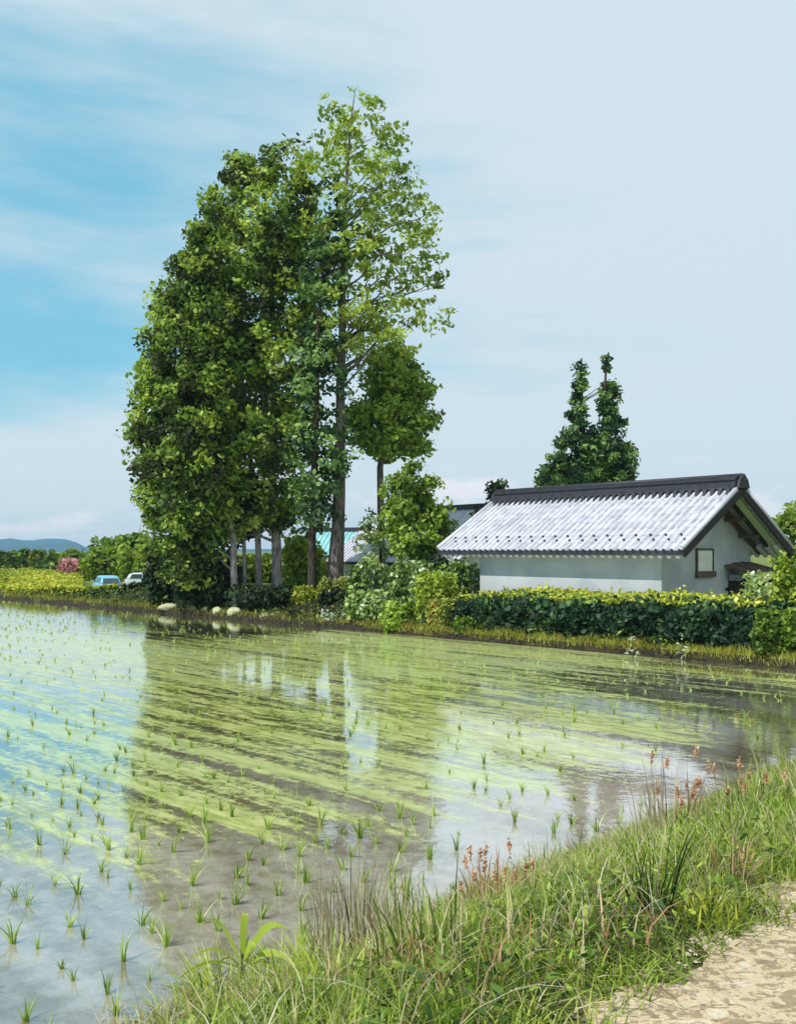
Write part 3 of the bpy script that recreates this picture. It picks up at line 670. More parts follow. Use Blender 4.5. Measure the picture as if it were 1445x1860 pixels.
def shrub(name, label, x0, x1, ytop, ybase, Yd, mat, n=900, ls=.10, seed=1, group=None, cat='shrub', tone=(0, 1), depth=.7, flatbase=True, stems=True, elong=1.1, lumps=11, zoff=0):
    n = int(n*1.35)
    rng = np.random.default_rng(seed); Yd = on_bank((x0+x1)/2, Yd, .45+.25*(x1-x0)/F*Yd)
    b = at((x0+x1)/2, ybase, Yd); gz_ = float(ground_z(b[0], b[1])); 
    hw = (x1-x0)/2/F*Yd*1.16; top = EYE-(ytop-HOR)/F*Yd; bz = min(gz_, EYE-(ybase-HOR)/F*Yd); H = max(top-bz, .15)
    root = empty(name, (b[0], b[1], bz+zoff)); tag(root, label, cat, group)
    # overlapping lumps
    lc = []
    for k in range(lumps):
        a = rng.uniform(0, 2*np.pi); q = rng.random()**.5*.80
        lc.append((hw*q*math.cos(a), hw*depth*q*math.sin(a), H*rng.uniform(.25, .66), rng.uniform(.24, .46)))
    lc.append((0, 0, H*.5, .60))
    lc = np.array(lc); i = rng.integers(0, len(lc), n); d = rng.normal(size=(n, 3)); d /= np.linalg.norm(d, axis=1)[:, None]
    d *= (rng.random(n)**.35*(1+.30*(rng.random(n) > .86)*rng.random(n)))[:, None]
    C = lc[i, :3]+d*np.stack([hw*lc[i, 3], hw*depth*lc[i, 3], H*.42*np.ones(n)], 1)*1.15
    # skirt leaves down to the ground
    C[:, 2] = np.where(C[:, 2] < .03, rng.uniform(.02, H*.5, n), C[:, 2])
    C[:, 2] = np.minimum(C[:, 2], H*rng.uniform(.9, 1.03, n))
    lt = rng.random(len(lc)); tn = np.clip(lt[i]*.5+rng.random(n)*.55, 0, 1); tn = tone[0]+tn*(tone[1]-tone[0])
    leaves('foliage', C, ls*rng.uniform(.55, 1.35, n), tn, MAT[mat], rng, root, elong=elong, out=d, up=.2)
    if stems:
        m = MB()
        for k in range(5):
            a = rng.uniform(0, 6.28); e = np.array([hw*.4*math.cos(a), hw*.4*depth*math.sin(a), H*.7])
            m.tube([(e[0]*.1, e[1]*.1, -.1), e*.5+rng.normal(0, .03, 3), e], [.03, .02, .008], 5)
        m.build('stem', MAT['bark_dark'], root, True)
    return root
S = shrub
# --- under and around the grove
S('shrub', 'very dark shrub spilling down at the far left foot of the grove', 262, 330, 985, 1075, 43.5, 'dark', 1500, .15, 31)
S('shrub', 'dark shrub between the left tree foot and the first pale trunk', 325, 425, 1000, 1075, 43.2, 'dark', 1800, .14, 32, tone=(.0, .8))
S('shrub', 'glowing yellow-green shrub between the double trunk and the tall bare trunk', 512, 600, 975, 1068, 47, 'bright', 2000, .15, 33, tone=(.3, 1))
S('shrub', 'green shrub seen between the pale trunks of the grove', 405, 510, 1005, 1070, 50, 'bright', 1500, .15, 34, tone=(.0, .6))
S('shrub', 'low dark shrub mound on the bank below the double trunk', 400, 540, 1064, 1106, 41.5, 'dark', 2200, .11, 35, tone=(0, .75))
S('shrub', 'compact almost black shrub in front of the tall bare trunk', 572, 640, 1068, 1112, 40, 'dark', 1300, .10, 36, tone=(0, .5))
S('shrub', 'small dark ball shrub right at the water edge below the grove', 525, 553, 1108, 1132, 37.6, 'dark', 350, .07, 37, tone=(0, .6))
S('shrub', 'straw-green low shrub between the two dark shrubs on the bank', 530, 585, 1062, 1120, 41, 'yellow', 900, .10, 38, tone=(.1, .9))
S('shrub', 'tan and green shrub at the base of the tall bare trunk', 585, 660, 1048, 1085, 42, 'orange', 900, .10, 39, tone=(.1, .8))
S('shrub', 'white-flecked bush to the right of the tall bare trunk', 628, 712, 1015, 1095, 40, 'pale', 2400, .11, 40)
S('shrub', 'white-flecked bush beneath the small dark trunked tree', 700, 800, 1020, 1090, 38, 'pale', 2300, .10, 41, tone=(.0, .95))
S('shrub', 'variegated bush tucked against the left end wall of the storehouse', 790, 872, 1020, 1090, 35.5, 'pale', 1900, .10, 42, tone=(0, .97))
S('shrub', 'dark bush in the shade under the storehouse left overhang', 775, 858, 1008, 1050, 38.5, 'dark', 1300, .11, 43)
S('shrub', 'bright lime bush with broad leaves left of the hedge', 742, 825, 1040, 1120, 34.2, 'bright', 2600, .10, 44, tone=(.25, 1))
S('shrub', 'mottled green bush on the bank beside the almost black shrub', 640, 735, 1072, 1140, 36.0, 'pale', 2600, .095, 45, tone=(.05, .85))
S('shrub', 'green leafy bush at the water edge between the mottled bush and the orange shrub', 700, 785, 1092, 1158, 34.2, 'round', 2300, .09, 46)
S('shrub', 'orange tinged shrub at the left end of the clipped hedge', 782, 842, 1090, 1150, 33.0, 'orange', 2400, .085, 47)
S('shrub', 'grey-green feathery shrub in front of the dark left part of the hedge', 822, 900, 1118, 1162, 31.4, 'round', 1300, .07, 48, tone=(.0, .8))
for k, (a, b_, c, d, y, lab) in enumerate([
        (285, 328, 1096, 1108, 41.5, 'pale rounded boulder lying farthest left on the bank'), (341, 358, 1096, 1108, 41.0, 'small pale stone second from the left on the bank'),
        (366, 381, 1099, 1109, 40.5, 'tiny pale stone between two rounded ones on the bank'), (384, 406, 1099, 1112, 40.0, 'egg shaped pale stone in the middle of the bank'),
        (407, 448, 1102, 1117, 39.3, 'broad yellowish boulder beside the white flowers on the bank')]):
    y = on_bank((a+b_)/2, y, .30+.12*(k % 3)); p = at((a+b_)/2, d, y); hw = (b_-a)/2/F*y*.8; H = (d-c)/F*y*1.1
    m = MB(); rg = np.random.default_rng(60+k); nu, nv = 12, 7; vs = []
    for j in range(nv+1):
        for i in range(nu):
            th = math.pi*j/nv; ph = 2*math.pi*i/nu; r = 1+.10*math.sin(3*ph+k+j)+.07*rg.normal()
            vs.append((hw*r*math.sin(th)*math.cos(ph), hw*.7*r*math.sin(th)*math.sin(ph), H*.5*math.cos(th)*r))
    m.add(vs, [(j*nu+i, j*nu+(i+1)%nu, (j+1)*nu+(i+1)%nu, (j+1)*nu+i) for j in range(nv) for i in range(nu)])
    o = m.build('boulder', MAT['stone'], smoothf=True); gz_ = float(ground_z(p[0], p[1])); o.location = (p[0], p[1], gz_+H*.15)
    tag(o, lab, 'boulder', 'pale boulders on the far bank')
S('flower_clump', 'white flowering clump at the water edge below the dark shrub mound', 474, 530, 1114, 1134, 38.3, 'white', 420, .06, 51, cat='flowers', tone=(.1, 1), stems=False, group='white flower clumps on the far bank')
S('flower_clump', 'white flowering clump left of the bigger white clump by the water', 436, 470, 1119, 1134, 38.5, 'white', 200, .05, 52, cat='flowers', tone=(.05, 1), stems=False, group='white flower clumps on the far bank')
S('flower_clump', 'white flowering clump at the foot of the almost black shrub', 585, 650, 1105, 1138, 37.0, 'white', 420, .05, 53, cat='flowers', tone=(.0, .95), stems=False, group='white flower clumps on the far bank')
S('flower_clump', 'small white clump beside the leftmost boulder', 270, 286, 1104, 1113, 42.0, 'white', 140, .06, 54, cat='flowers', tone=(.2, 1), stems=False, group='white flower clumps on the far bank')
tree('garden_tree', 'pale mottled young tree half hiding the farmhouse roof', (690, 1050), 42.5,
     [(930, 665, 700), (960, 645, 735), (1000, 640, 745), (1040, 645, 735)], [(690, 1060, .08), (692, 960, .03)], 'pale', 'bark_dark', n_cl=34, per=30, cr=.42, ls=.12, seed=56, branches=10)
def bank_weeds():
    rng = np.random.default_rng(57); n = 16000; t = rng.uniform(13, 60, n); s = S_FAR+.35+rng.random(n)**1.3*3.6; x, y = xy(s, t)
    k = np.where(t > 30, .35, 1); ok = rng.random(n) < k; x, y, s, t = x[ok], y[ok], s[ok], t[ok]; n = len(x)
    C = np.stack([x, y, ground_z(x, y)+rng.random(n)**1.4*(.28+.18*wob(t*1.7, s*3))], 1)
    o = leaves('bank_weeds', C, .065*rng.uniform(.5, 1.4, n), np.clip(rng.random(n)*.75+.25*wob(t*2.2, s*2), 0, 1), MAT['weedmix'], rng, None, elong=1.5)
    tag(o, 'mixed low weeds covering the far bank between the shrubs and the water', 'ground cover', kind='stuff')
MAT['weedmix'] = leaf_mat('leaf_weedmix', [(0, (.02, .035, .015)), (.35, (.05, .09, .02)), (.6, (.20, .28, .05)), (.85, (.42, .46, .10)), (1, (.7, .72, .5))], .3)
bank_weeds()
# --- clipped hedge
def hedge():
    rng = np.random.default_rng(70); s0 = S_FAR+1.0; dep = 1.75; t0, t1 = -3.5, 23.0
    cx_, cy_ = xy(s0, (t0+t1)/2); root = empty('hedge', (cx_, cy_, .3)); tag(root, 'long clipped hedge with dark face and yellow-green top in front of the storehouse', 'hedge')
    def top(t, f): return 1.62-.010*(t-5)+.08*wob(t*1.1, 0)+.16*f-.30*smooth(19.5, 23, t)
    n1, n2 = 30000, 21000
    t = rng.uniform(t0, t1, n1); f = rng.random(n1)**2.2; zf = rng.random(n1)
    zt = top(t, f); z = .26+zf*(zt-.26)
    s = s0-.12+.45*f+.17*wob(t*2.3, z*6)+.10*wob(t*6.1, z*9+1)-.22*(rng.random(n1) > .94)*rng.random(n1)-.16*np.sin(np.clip(zf, 0, 1)*np.pi)+.15*smooth(.75, 1, zf)
    x, y = xy(s, t); A = np.stack([x, y, z], 1)
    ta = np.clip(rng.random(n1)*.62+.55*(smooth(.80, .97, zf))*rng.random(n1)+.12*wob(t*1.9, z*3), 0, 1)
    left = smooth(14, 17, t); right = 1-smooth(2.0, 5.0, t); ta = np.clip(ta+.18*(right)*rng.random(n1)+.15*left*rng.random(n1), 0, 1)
    out = np.tile(np.array([-Q, -Q, .25]), (n1, 1))
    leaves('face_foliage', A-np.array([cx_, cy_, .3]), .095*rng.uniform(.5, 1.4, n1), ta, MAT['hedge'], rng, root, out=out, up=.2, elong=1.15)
    t = rng.uniform(t0, t1, n2); f = rng.random(n2); z = top(t, f)-.12*rng.random(n2)**2+.03*rng.normal(size=n2)+.16*(rng.random(n2) > .93)*rng.random(n2)*(1+wob(t*5, f*8)); s = s0+f*dep+.1*wob(t*2.3, 3)
    x, y = xy(s, t); A = np.stack([x, y, z], 1)
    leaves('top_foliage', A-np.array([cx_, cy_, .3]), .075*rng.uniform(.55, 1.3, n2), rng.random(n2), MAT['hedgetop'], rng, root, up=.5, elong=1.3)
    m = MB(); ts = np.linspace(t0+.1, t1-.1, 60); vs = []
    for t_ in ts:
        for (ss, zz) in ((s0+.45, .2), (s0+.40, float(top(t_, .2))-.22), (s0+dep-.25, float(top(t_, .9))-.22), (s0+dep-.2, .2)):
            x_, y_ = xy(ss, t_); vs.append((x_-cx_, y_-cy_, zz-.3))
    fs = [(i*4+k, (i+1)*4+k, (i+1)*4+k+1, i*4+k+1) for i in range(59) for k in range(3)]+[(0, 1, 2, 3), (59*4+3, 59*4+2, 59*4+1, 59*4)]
    m.add(vs, fs); m.build('light_blocking_core', MAT['bark_dark'], root)  # solid dark core added inside the leaves to block light
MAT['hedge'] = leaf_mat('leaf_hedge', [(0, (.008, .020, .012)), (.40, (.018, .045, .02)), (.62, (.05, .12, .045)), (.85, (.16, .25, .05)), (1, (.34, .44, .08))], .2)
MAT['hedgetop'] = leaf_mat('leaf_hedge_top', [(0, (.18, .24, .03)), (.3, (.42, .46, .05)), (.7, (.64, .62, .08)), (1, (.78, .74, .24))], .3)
hedge()
def sapling(label, px, py0, py1, Yd, mat, seed, group=None):
    rng = np.random.default_rng(seed); b = at(px, py1, Yd); z = float(ground_z(b[0], b[1])); root = empty('weed', (b[0], b[1], z)); tag(root, label, 'plant', group)
    H = max(.25, EYE-(py0-HOR)/F*Yd-z); m = MB(); m.tube([(0, 0, -.05), (.01, 0, H*.5), (0, .01, H)], [.012, .009, .004], 5); m.build('stem', MAT['bark_dark'], root)
    n = 26; f = rng.random(n); a = rng.uniform(0, 6.28, n); r = .05+.22*np.abs(np.sin(f*3.0+.5)); L_ = np.stack([np.cos(a)*r*.6, np.sin(a)*r*.6, H*(.25+.8*f)], 1)
    leaves('foliage', L_, 0.04*rng.uniform(.7, 1.3, n), rng.random(n)*.8, MAT[mat], rng, root, elong=1.8)
sapling('pale leafy sprig standing out against the darkest part of the hedge', 962, 1108, 1172, 28.4, 'pale', 81)
sapling('yellow-green upright sprig in front of the blue-green part of the hedge', 1198, 1128, 1186, 25.6, 'bright', 82)
sapling('small whitish weed right of the yellow-green upright sprig', 1238, 1152, 1186, 25.2, 'white', 83)
sapling('small whitish weed left of the yellow-green upright sprig', 1148, 1152, 1180, 26.1, 'white', 84)
S('shrub', 'tall light green shrub at the right edge hiding the foot of the gable wall', 1400, 1520, 1000, 1180, 25.0, 'bright', 5200, .085, 85, tone=(.05, .95), depth=.6, lumps=11)
S('shrub', 'white blossomed twiggy bush beside the storehouse doorway', 1346, 1400, 1040, 1110, 25.8, 'pale', 900, .06, 86, tone=(.2, 1))
S('shrub', 'low dark green bush filling the lower right end of the hedge', 1370, 1500, 1105, 1185, 24.4, 'round', 3800, .08, 87, tone=(.0, .75), depth=.5)
# --- background at the left
S('shrub', 'rounded mid green tree clump just left of the grove', 168, 292, 972, 1055, 88, 'round', 2600, .30, 90, cat='tree clump', tone=(.1, .9))
S('shrub', 'lighter green rounded bush in front of the mid green clump', 165, 250, 995, 1055, 80, 'bright', 1700, .26, 91, tone=(.1, .7))
S('shrub', 'light green bush touching the dark left side of the grove', 222, 296, 990, 1050, 76, 'bright', 1700, .24, 92, tone=(.15, .8))
labs = ['olive bush farthest left below the blue hills', 'second olive bush from the left below the blue hills', 'brownish green bush below the dip of the blue hills', 'grey-green bush left of the pink shrub',
        'bush between the brownish bush and the pink shrub', 'fresh green bush directly above the pink shrub', 'dark green bush right of the pink shrub', 'low bright bush under the right end of the hills']
for k, (a, b_, c, d, y, mt) in enumerate([(-15, 35, 1000, 1050, 118, 'round'), (25, 62, 998, 1048, 122, 'pale'), (52, 88, 999, 1048, 120, 'orange'), (80, 112, 1001, 1054, 112, 'round'),
        (66, 108, 1020, 1050, 104, 'pale'), (112, 168, 997, 1036, 128, 'bright'), (150, 190, 1005, 1058, 100, 'round'), (160, 200, 994, 1044, 125, 'bright')]):
    S('shrub', labs[k], a, b_, c, d, y, mt, 700, .32, 100+k, tone=(.0, .75), group='bushes below the blue hills', lumps=5)
S('flowering_shrub', 'rounded pink blossoming shrub in the field at the far left', 106, 166, 1014, 1044, 88, 'pink', 1100, .2, 110, tone=(.3, 1))
S('flowering_shrub', 'small white blossoming shrub above the parked cars', 190, 226, 1028, 1046, 86, 'white', 420, .18, 111, tone=(.2, 1))
# yellow crop field
def crop():
    rng = np.random.default_rng(120); n = 26000
    Yd = 57+rng.random(n)**1.3*50; px = rng.uniform(-60, 215, n)
    x = (px-722.5)/F*Yd; s, t = st(x, Yd); ok = (s > S_FAR+.9) & ~((px > 150) & (Yd > 62)); x = x[ok]; Yd = Yd[ok]; n = len(x)
    g = ground_z(x, Yd); g = np.where(g < 0, .3, g); h = .55+.25*wob(x*.8, Yd*.6)
    C = np.stack([x, Yd, g+h*rng.random(n)**.6], 1); lt = wob(x*.5, Yd*.35+2)*.25
    leaves_o = leaves('yellow_crop', C, .17*rng.uniform(.6, 1.3, n), np.clip(rng.random(n)*.75+.2+lt, 0, 1), MAT['yellow'], rng, None)
    tag(leaves_o, 'knee high yellow flowering crop filling the field at the left', 'crop', kind='stuff')
crop()
# dark low growth in front of the cars and along the bank
S('shrub', 'dark low bush line in front of the parked cars', 215, 335, 1058, 1096, 54, 'dark', 3000, .15, 130, tone=(0, .6), depth=.35)
S('shrub', 'dark olive low bush between the yellow crop and the blue car', 150, 240, 1070, 1096, 55.5, 'dark', 1200, .14, 131, tone=(.2, .85), depth=.4)
# ------------------------------------------------------------------ cars
def car(label, px, py, Yd, rz, mat):
    p = at(px, py, Yd); z = float(ground_z(p[0], p[1]))-.02
    root = empty('parked_car', (p[0], p[1], z), rz); root.scale = (.84, .84, .84); tag(root, label, 'car', 'cars parked beyond the bank')
    L0, W = 1.85, .78
    low = [(-L0, .30), (-L0-.05, .55), (-L0+.05, .86), (-L0+.45, .95), (L0-.75, .95), (L0-.12, .80), (L0+.03, .52), (L0, .28)]
    def ext(prof, w0, w1, name, mt, par, bev=.04, zs=None):
        m = MB(); n = len(prof); zm = [q[1] for q in prof]; lo, hi = min(zm), max(zm)
        wf = lambda zz: w0+(w1-w0)*((zz-lo)/(hi-lo))
        m.add([(x, -wf(zz), zz) for x, zz in prof]+[(x, wf(zz), zz) for x, zz in prof],
              [tuple(range(n))[::-1], tuple(range(n, 2*n))]+[(i, (i+1) % n, n+(i+1) % n, n+i) for i in range(n)])
        return m.build(name, mt, par, True, bevel=bev)
    body = ext(low, W, W-.04, 'body', mat, root, .07)
    cab = [(-L0+.12, .90), (-L0+.38, 1.28), (-L0+.75, 1.44), (.2, 1.47), (.62, 1.38), (1.18, .90)]
    ext(cab, W-.03, W-.20, 'cabin', mat, root, .06)
    for sg in (-1, 1):
        for xa, xb, xc, xd in ((-L0+.42, -.42, -.42, -L0+.62), (-.34, .92, .52, -.34)):
            m = MB(); y0 = sg*(W-.03-.17*.14+.004+.02); y1 = sg*(W-.20+.17*.20+.012+.0)
            m.add([(xa, y0, .98), (xb, y0, .98), (xc, y1, 1.34), (xd, y1, 1.34)], [(0, 1, 2, 3) if sg < 0 else (3, 2, 1, 0)]); m.build('side_window', MAT['glass'], root)
        for x in (-1.18, 1.2):
            m = MB(); m.tube([(x, sg*(W-.16), .30), (x, sg*(W+.02), .30)], [.30, .30], 20); wh = m.build('wheel', MAT['tyre'], root, bevel=.03)
            m = MB(); m.tube([(x, sg*(W+.0), .30), (x, sg*(W+.035), .30)], [.18, .16], 12); m.build('rim', MAT['metal'], wh)
        m = MB(); m.box((L0-.10, sg*.52-.13, .60), (L0+.035, sg*.52+.13, .74)); m.build('headlight', MAT['lamp'], root, bevel=.03)
        m = MB(); m.box((-L0-.06, sg*.62-.08, .62), (-L0+.05, sg*.62+.08, .84)); m.build('taillight', MAT['red_lens'], root, bevel=.02)
        m = MB(); m.box((.86, sg*(W+.0), .96), (1.0, sg*(W+.16), 1.08)); m.build('mirror', mat, root, bevel=.03)
    m = MB(); m.add([(.68, -.52, 1.365), (.68, .52, 1.365), (1.15, .60, .955), (1.15, -.60, .955)], [(3, 2, 1, 0)]); m.build('windscreen', MAT['glass'], root)
    m = MB(); m.add([(-L0+.36, -.52, 1.285), (-L0+.36, .52, 1.285), (-L0+.12, .60, .96), (-L0+.12, -.60, .96)], [(0, 1, 2, 3)]); m.build('rear_window', MAT['glass'], root)
    return root
car('small light blue car parked at the left behind the low dark bushes', 194, 1080, 60, R(118), MAT['car_blue'])
car('pale silver car parked next to the grove behind the dark bush line', 266, 1066, 68, R(20), MAT['car_white'])
# ------------------------------------------------------------------ grass on the far bank edge
def bank_grass():
    rng = np.random.default_rng(140); n = 34000
    t = rng.uniform(-2, 66, n); s = S_FAR+.10+rng.random(n)**1.2*1.0; x, y = xy(s, t)
    dens = rng.random(n) < np.where(t > 26, .30, 1); x, y, t = x[dens], y[dens], t[dens]; n = len(x)
    P = np.stack([x, y, ground_z(x, y)-.02], 1); h = rng.uniform(.06, .30, n)*(1+.5*wob(t*3.1, 1))
    o = blades('bank_grass', P, h, np.full(n, .020), rng.normal(0, .11, (n, 2)), np.clip(rng.random(n)+.3*wob(t*2, 0), 0, 1), MAT['lipgrass'], rng)
    tag(o, 'golden green grass fringe along the far water edge', 'grass', kind='stuff')
    # darker turf and weeds on the slope below the grove
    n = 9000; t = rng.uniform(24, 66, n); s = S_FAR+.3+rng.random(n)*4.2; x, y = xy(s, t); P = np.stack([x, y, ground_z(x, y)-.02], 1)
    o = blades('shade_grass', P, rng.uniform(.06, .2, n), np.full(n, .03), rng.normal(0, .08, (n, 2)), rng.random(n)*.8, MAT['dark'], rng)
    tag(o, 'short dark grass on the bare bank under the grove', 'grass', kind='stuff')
bank_grass()
# ------------------------------------------------------------------ foreground bank
def near_bank():
    rng = np.random.default_rng(150)
    # overall turf
    n = 125000; u = rng.random(n)**1.0; s = 1.5+rng.random(n)**1.15*17; t = T_PATH-.05+u*(T_NEAR-T_PATH+.18)
    t += .12*wob(s*2, 0); keep = t > T_PATH-.03+.10*wob(s*2.4, 0)+.05*np.sin(s*9.1)-.12*rng.random(n)**2; s, t = s[keep], t[keep]; n = len(s)
    x, y = xy(s, t); patch = wob(s*1.7, t*2.1); p2 = wob(s*4.3+3, t*4.1)
    gap = wob(s*6.1+1, t*5.3); ok = rng.random(n) < np.clip(1.15+1.1*gap, .18, 1); s, t, x, y, patch, p2 = (q[ok] for q in (s, t, x, y, patch, p2)); n = len(s)
    hh = (.08+.17*rng.random(n)**1.3)*(1+.45*patch)*(.6+.4*smooth(T_PATH, T_PATH+.7, t))
    P = np.stack([x, y, ground_z(x, y)-.01], 1); tn = np.clip(rng.random(n)*.66+.22+.22*patch+.16*p2+(rng.random(n) > .965)*.35, 0, 1)
    o = blades('verge_grass', P, hh, .006+.006*rng.random(n), rng.normal(0, .07, (n, 2)), tn, MAT['grass'], rng)
    tag(o, 'thick tangled green grass covering the near bank beside the path', 'grass', kind='stuff')
    # matted dead grass lying low, and rusty patches
    n = 16000; s = 1.5+rng.random(n)**1.15*16; t = rng.uniform(T_PATH-.02, T_NEAR+.1, n); x, y = xy(s, t); P = np.stack([x, y, ground_z(x, y)], 1)
    o = blades('dead_grass', P, rng.uniform(.01, .09, n), .004+.005*rng.random(n), rng.normal(0, .13, (n, 2)), np.clip(rng.random(n)*.9+.1*wob(s*3, t*3), 0, 1), MAT['straw'], rng)
    tag(o, 'matted brown dead grass lying between the green blades of the near bank', 'grass', kind='stuff')
    n = 9000; s = 1.5+rng.random(n)**1.1*16; t = rng.uniform(T_PATH+.2, T_NEAR+.1, n); ok = wob(s*2.6+4, t*3.3) > .38; s, t = s[ok], t[ok]; n = len(s); x, y = xy(s, t); P = np.stack([x, y, ground_z(x, y)], 1)
    o = blades('rusty_grass', P, rng.uniform(.10, .30, n), .005+.006*rng.random(n), rng.normal(0, .07, (n, 2)), rng.random(n), MAT['red'], rng)
    tag(o, 'rusty and salmon coloured grass in patches on the near bank', 'grass', kind='stuff')
    # broad leaved ground weeds
    n = 30000; s = 1.5+rng.random(n)**1.15*16; t = rng.uniform(T_PATH+.15, T_NEAR+.05, n); x, y = xy(s, t)
    C = np.stack([x, y, ground_z(x, y)+.02+.13*rng.random(n)], 1)
    o = leaves('ground_weeds', C, .016*rng.uniform(.6, 1.6, n), np.clip(rng.random(n)*.85+.25*wob(s*2, t*3), 0, 1), MAT['round2'], rng, None, elong=1.7, up=.5, K=6)
    tag(o, 'low broad leaved weeds among the grass on the near bank', 'ground cover', kind='stuff')
    # longer pale stalks
    n = 5200; s = 1.5+rng.random(n)**1.1*15; t = rng.uniform(T_PATH+.2, T_NEAR+.1, n); x, y = xy(s, t)
    P = np.stack([x, y, ground_z(x, y)], 1); o = blades('straw_stalks', P, rng.uniform(.18, .42, n), np.full(n, .0065), rng.normal(0, .15, (n, 2)), rng.random(n), MAT['straw'], rng, seg=4, droop=.9)
    tag(o, 'thin dry pale stalks scattered through the near bank grass', 'grass', kind='stuff')
MAT['round2'] = leaf_mat('leaf_weeds', [(0, (.04, .08, .02)), (.3, (.12, .22, .035)), (.65, (.30, .42, .06)), (1, (.58, .60, .16))], .3)
near_bank()
def tall_clump(label, px, py, H, rad, n, mat, seed, wd=.012, cat='weeds', group=None, seeds=False, spread=.16):
    """a clump of tall stalks rooted on the near bank"""
    rng = np.random.default_rng(seed)
    # find the ground point under the pixel
    Yd = 4.0
    for _ in range(400):
        p = at(px, py, Yd)
        if p[2] <= max(float(ground_z(p[0], p[1])), 0): break
        Yd += .03
    z = max(float(ground_z(p[0], p[1])), -.05); root = empty('weed_clump', (p[0], p[1], z)); tag(root, label, cat, group)
    a = rng.uniform(0, 6.28, n); r = rad*rng.random(n)**.7; P = np.stack([np.cos(a)*r, np.sin(a)*r, np.full(n, -.03)], 1)
    lean = np.stack([np.cos(a), np.sin(a)], 1)*(rng.random(n)*spread*1.6*H)[:, None]+rng.normal(0, .04, (n, 2)); hh = H*rng.uniform(.5, 1.05, n)
    blades('blades', P, hh, wd*rng.uniform(.6, 1.2, n), lean, rng.random(n), MAT[mat], rng, root, seg=4, droop=.4)
    if seeds:
        for i in rng.permutation(n)[:max(3, n//9)]:
            k = 40; tip = np.array([*(P[i][:2]+lean[i]*.85), hh[i]*.86]); C = tip+rng.normal(size=(k, 3))*np.array([.006, .006, .024])
            leaves('seed_head', C, .0115*rng.uniform(.7, 1.4, k), .45+.55*rng.random(k), MAT['red'], rng, root, K=5, elong=1.4)
    return root
tall_clump('tall reddish dock clump with seed heads at the upper right of the near bank', 1215, 1535, .75, .24, 90, 'straw', 160, .011, seeds=True)
tall_clump('smaller reddish dock clump just right of the tall reddish one', 1275, 1500, .5, .14, 34, 'red', 161, .012, seeds=True)
tall_clump('salmon coloured weed clump in the middle of the near bank', 905, 1665, .45, .26, 130, 'red', 162, .014, seeds=True)
tall_clump('tall tan dry stalks standing at the water edge left of centre', 650, 1735, .85, .36, 190, 'straw', 163, .011)
tall_clump('tan dry stalks mixed with grass right of the tall tan clump', 735, 1725, .58, .26, 90, 'straw', 164, .010)
tall_clump('dark green upright reed clump by the water in the centre right', 985, 1600, .50, .16, 44, 'grass', 165, .012)
tall_clump('thin dark stalks at the water edge right of the reed clump', 1052, 1570, .42, .10, 20, 'dark', 166, .010)
tall_clump('long bright grass tuft on the lower slope of the near bank', 800, 1775, .45, .25, 110, 'grass', 167, .012)
tall_clump('russet leaved weed near the bottom middle of the near bank', 735, 1790, .30, .12, 40, 'red', 168, .014)
tall_clump('fine grass tuft near the right edge with pink tips', 1360, 1490, .45, .22, 80, 'grass', 169, .012, seeds=True)
tall_clump('upright grass tuft overlooking the water at the far right', 1425, 1440, .5, .3, 110, 'grass', 170, .012)
tall_clump('yellowish sprawling grass tuft at the bottom left tip of the near bank', 420, 1840, .32, .28, 120, 'grass', 171, .014, spread=.6)
tall_clump('blue-green grass tuft in the shade near the path', 1010, 1760, .34, .25, 100, 'grass', 172, .011)
tall_clump('olive stalky weed half way up the right slope', 1185, 1665, .52, .10, 30, 'dark', 173, .012)
tall_clump('pink tinged weed close to the path at the right', 1330, 1600, .26, .14, 36, 'red', 174, .012)
tall_clump('yellow leaved tuft against the edge of the sandy path', 1290, 1690, .22, .16, 70, 'yellow', 175, .016)
for q_, (a_, b_, l_) in enumerate([(330, 1858, 'sprawling lime grass tuft at the very bottom left of the bank'), (500, 1800, 'lime grass tuft just below the broad leaved plant'), (570, 1760, 'dense grass tuft right of the broad leaved plant'),
        (480, 1860, 'yellow-green tuft on the bottom edge left of centre'), (600, 1850, 'rounded green tuft on the bottom edge of the view'), (390, 1800, 'thin lime tuft in front of the broad leaved plant')]):
    tall_clump(l_, a_, b_, .26+.05*(q_ % 3), .26, 150, 'limegrass', 300+q_, .012, spread=.55, group='grass tufts at the left tip of the bank')
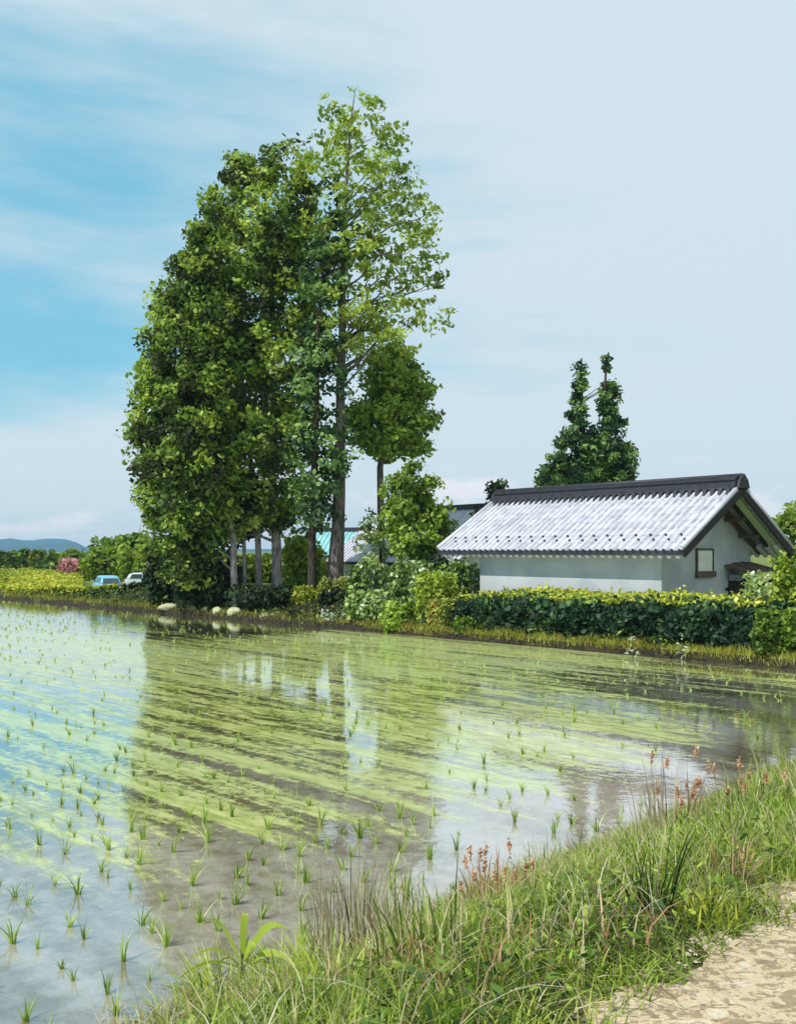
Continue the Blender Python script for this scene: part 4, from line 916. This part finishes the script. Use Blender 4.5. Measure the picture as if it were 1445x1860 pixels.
# broad arching leaves plant at the lower left
def broad_plant():
    rng = np.random.default_rng(180); p = at(440, 1790, 6.45); z = 0.02; root = empty('broad_leaf_plant', (p[0], p[1], z))
    tag(root, 'bright plant with long arching pointed leaves at the left tip of the bank', 'plant')
    for k, (dx, dz, ln, w_) in enumerate([(-.30, .34, .48, .05), (.34, .30, .52, .055), (.42, .08, .50, .05), (-.36, .10, .42, .045), (.02, .36, .34, .045), (-.20, -.02, .45, .05), (.28, -.05, .40, .05), (-.45, -.10, .5, .045), (.15, .18, .4, .05)]):
        m = MB(); seg = 7; vs = []; dy = rng.uniform(-.25, .1)
        for i in range(seg+1):
            f = i/seg; c = Vector((dx*f, dy*f, .10+dz*(f*1.7-f*f*.8)+.10*math.sin(f*3.1))); ww = w_*math.sin(math.pi*min(1, f*.9+.1))**.8*.5+.002
            side = Vector((-dz, .4, dx)).normalized() if abs(dx) > .1 else Vector((1, 0, 0))
            vs += [c-side*ww, c+Vector((0, 0, -.008)), c+side*ww]
        fs = []
        for i in range(seg): fs += [(3*i, 3*i+1, 3*i+4, 3*i+3), (3*i+1, 3*i+2, 3*i+5, 3*i+4)]
        m.add(vs, fs, float(rng.uniform(.55, .95))); m.build('leaf', MAT['bright'], root, True)
    m = MB(); m.tube([(0, 0, -.1), (.01, 0, .06), (0, 0, .2)], [.02, .016, .008], 6); m.build('stem', MAT['bark_dark'], root)
broad_plant()
# loose gravel on the path
def gravel():
    rng = np.random.default_rng(190); n = 7000; s = 1.5+rng.random(n)*9; t = T_PATH+.12-rng.random(n)**1.4*2.2; x, y = xy(s, t)
    z = 1.428+.02*np.cos((t+.4)*1.2); r = .004+.016*rng.random(n)**3; base = np.array([[1, 0, 0], [.3, .95, 0], [-.8, .6, 0], [-.8, -.6, 0], [.3, -.95, 0], [0, 0, .6]])
    th = rng.uniform(0, 6.28, n); V = np.zeros((n, 6, 3)); c, s_ = np.cos(th)[:, None], np.sin(th)[:, None]
    V[..., 0] = (base[:, 0]*c-base[:, 1]*s_)*r[:, None]+x[:, None]; V[..., 1] = (base[:, 0]*s_+base[:, 1]*c)*r[:, None]*.8+y[:, None]; V[..., 2] = base[:, 2]*r[:, None]+z[:, None]
    q = np.array([[0, 1, 5], [1, 2, 5], [2, 3, 5], [3, 4, 5], [4, 0, 5]]); idx = (np.arange(n)*6)[:, None, None]+q[None]
    o = raw_mesh('gravel', V.reshape(-1, 3), 3, n*5, idx, np.full(n*5, .5), MAT['gravel']); tag(o, 'loose small stones scattered over the sandy path', 'gravel', kind='stuff')
gravel()
# ------------------------------------------------------------------ rice
def rice():
    rng = np.random.default_rng(200); protos = []
    def tuft_arrays(rng, n=9, H=.2):
        a = rng.uniform(0, 6.28, n); r = .018*rng.random(n); P = np.stack([np.cos(a)*r, np.sin(a)*r, np.full(n, -.02)], 1)
        lean = np.stack([np.cos(a), np.sin(a)], 1)*(rng.random(n)*.13)[:, None]; return P, H*rng.uniform(.5, 1.1, n), lean
    for k in range(8):
        P, h, lean = tuft_arrays(rng, int(rng.integers(9, 18)), .21)
        V, idx, tn = blades_arrays(P, h, np.full(len(P), .013), lean, rng.random(len(P)), rng, 3, .3)
        me = bpy.data.meshes.new('rice_seedling'); n = len(P)*3
        me.vertices.add(len(V)); me.vertices.foreach_set('co', V.astype(np.float32).ravel()); me.loops.add(n*4); me.loops.foreach_set('vertex_index', idx.astype(np.int32))
        me.polygons.add(n); me.polygons.foreach_set('loop_start', np.arange(0, n*4, 4, dtype=np.int32)); me.update(calc_edges=True)
        a = me.attributes.new('tone', 'FLOAT', 'FACE'); a.data.foreach_set('value', tn.astype(np.float32)); me.materials.append(MAT['rice']); protos.append(me)
    pts = []
    for s in np.arange(.2, S_FAR-.6, .40):
        for t in np.arange(T_NEAR+.25, 62, .32):
            ss = s+rng.normal(0, .04); tt = t+rng.normal(0, .06); x, y = xy(ss, tt)
            if y < 3: continue
            px = 722.5+x/y*F; py = HOR+EYE/y*F
            if not (-30 < px < 1475 and py < 1890): continue
            pts.append((x, y, math.hypot(x, y), ss, tt))
    pts = np.array(pts); u = rng.random(len(pts))
    streak = wob(pts[:, 3]*3.1, pts[:, 4]*.15)
    near = pts[:, 2] < 13.5
    blot = wob(pts[:, 0]*.9, pts[:, 1]*.7)
    keep = np.where(near, u < np.where(pts[:, 3] < 7.5, .62, .16)+.30*blot, u < .22+.25*streak+.2*blot)
    pts = pts[keep]; pts = pts[np.argsort(pts[:, 2])]
    print('rice tufts', len(pts), 'distance of the 300th', pts[299, 2])
    for i, (x, y, *_ ) in enumerate(pts[:300]):
        o = bpy.data.objects.new('rice_seedling', protos[i % 8]); o.location = (x, y, 0); sc = rng.uniform(.55, 1.3)*(1.0 if math.hypot(x, y) < 11 else .75); o.scale = (sc, sc, sc*rng.uniform(.8, 1.2)); o.rotation_euler = (0, 0, rng.uniform(0, 6.28)); link(o)
        tag(o, 'young rice seedling tuft standing in the shallow paddy water', 'rice plant', 'rice seedlings planted in the paddy')
    Ps, hs, ls_ = [], [], []
    for x, y, d, *_ in pts[300:]:
        k = 6 if d < 20 else 4; P, h, lean = tuft_arrays(rng, k, .2); P[:, 0] += x; P[:, 1] += y; Ps.append(P); hs.append(h*rng.uniform(.35, .9)); ls_.append(lean)
    P = np.concatenate(Ps); h = np.concatenate(hs); lean = np.concatenate(ls_); d = np.hypot(P[:, 0], P[:, 1])
    o = blades('rice_rows', P, h, .010+.0006*d, lean, np.clip(rng.random(len(P))*.8+.25, 0, 1), MAT['rice'], rng, seg=2)
    tag(o, 'distant rows of young rice seedlings across the flooded paddy', 'rice', kind='stuff')
rice()
# ------------------------------------------------------------------ air
def haze():
    m = MB(); m.box((-3600, -3600, -1.3), (3600, 5000, 60)); o = m.build('haze', None); tag(o, 'thin blue summer haze over the whole plain', 'haze', kind='stuff')
    mt = bpy.data.materials.new('haze'); mt.use_nodes = True; t = mt.node_tree; t.nodes.clear(); ou = t.nodes.new('ShaderNodeOutputMaterial'); v = t.nodes.new('ShaderNodeVolumePrincipled')
    v.inputs['Color'].default_value = (.50, .78, .97, 1); v.inputs['Density'].default_value = .00022; v.inputs['Anisotropy'].default_value = .2
    t.links.new(v.outputs[0], ou.inputs['Volume']); o.data.materials.clear(); o.data.materials.append(mt)
haze()
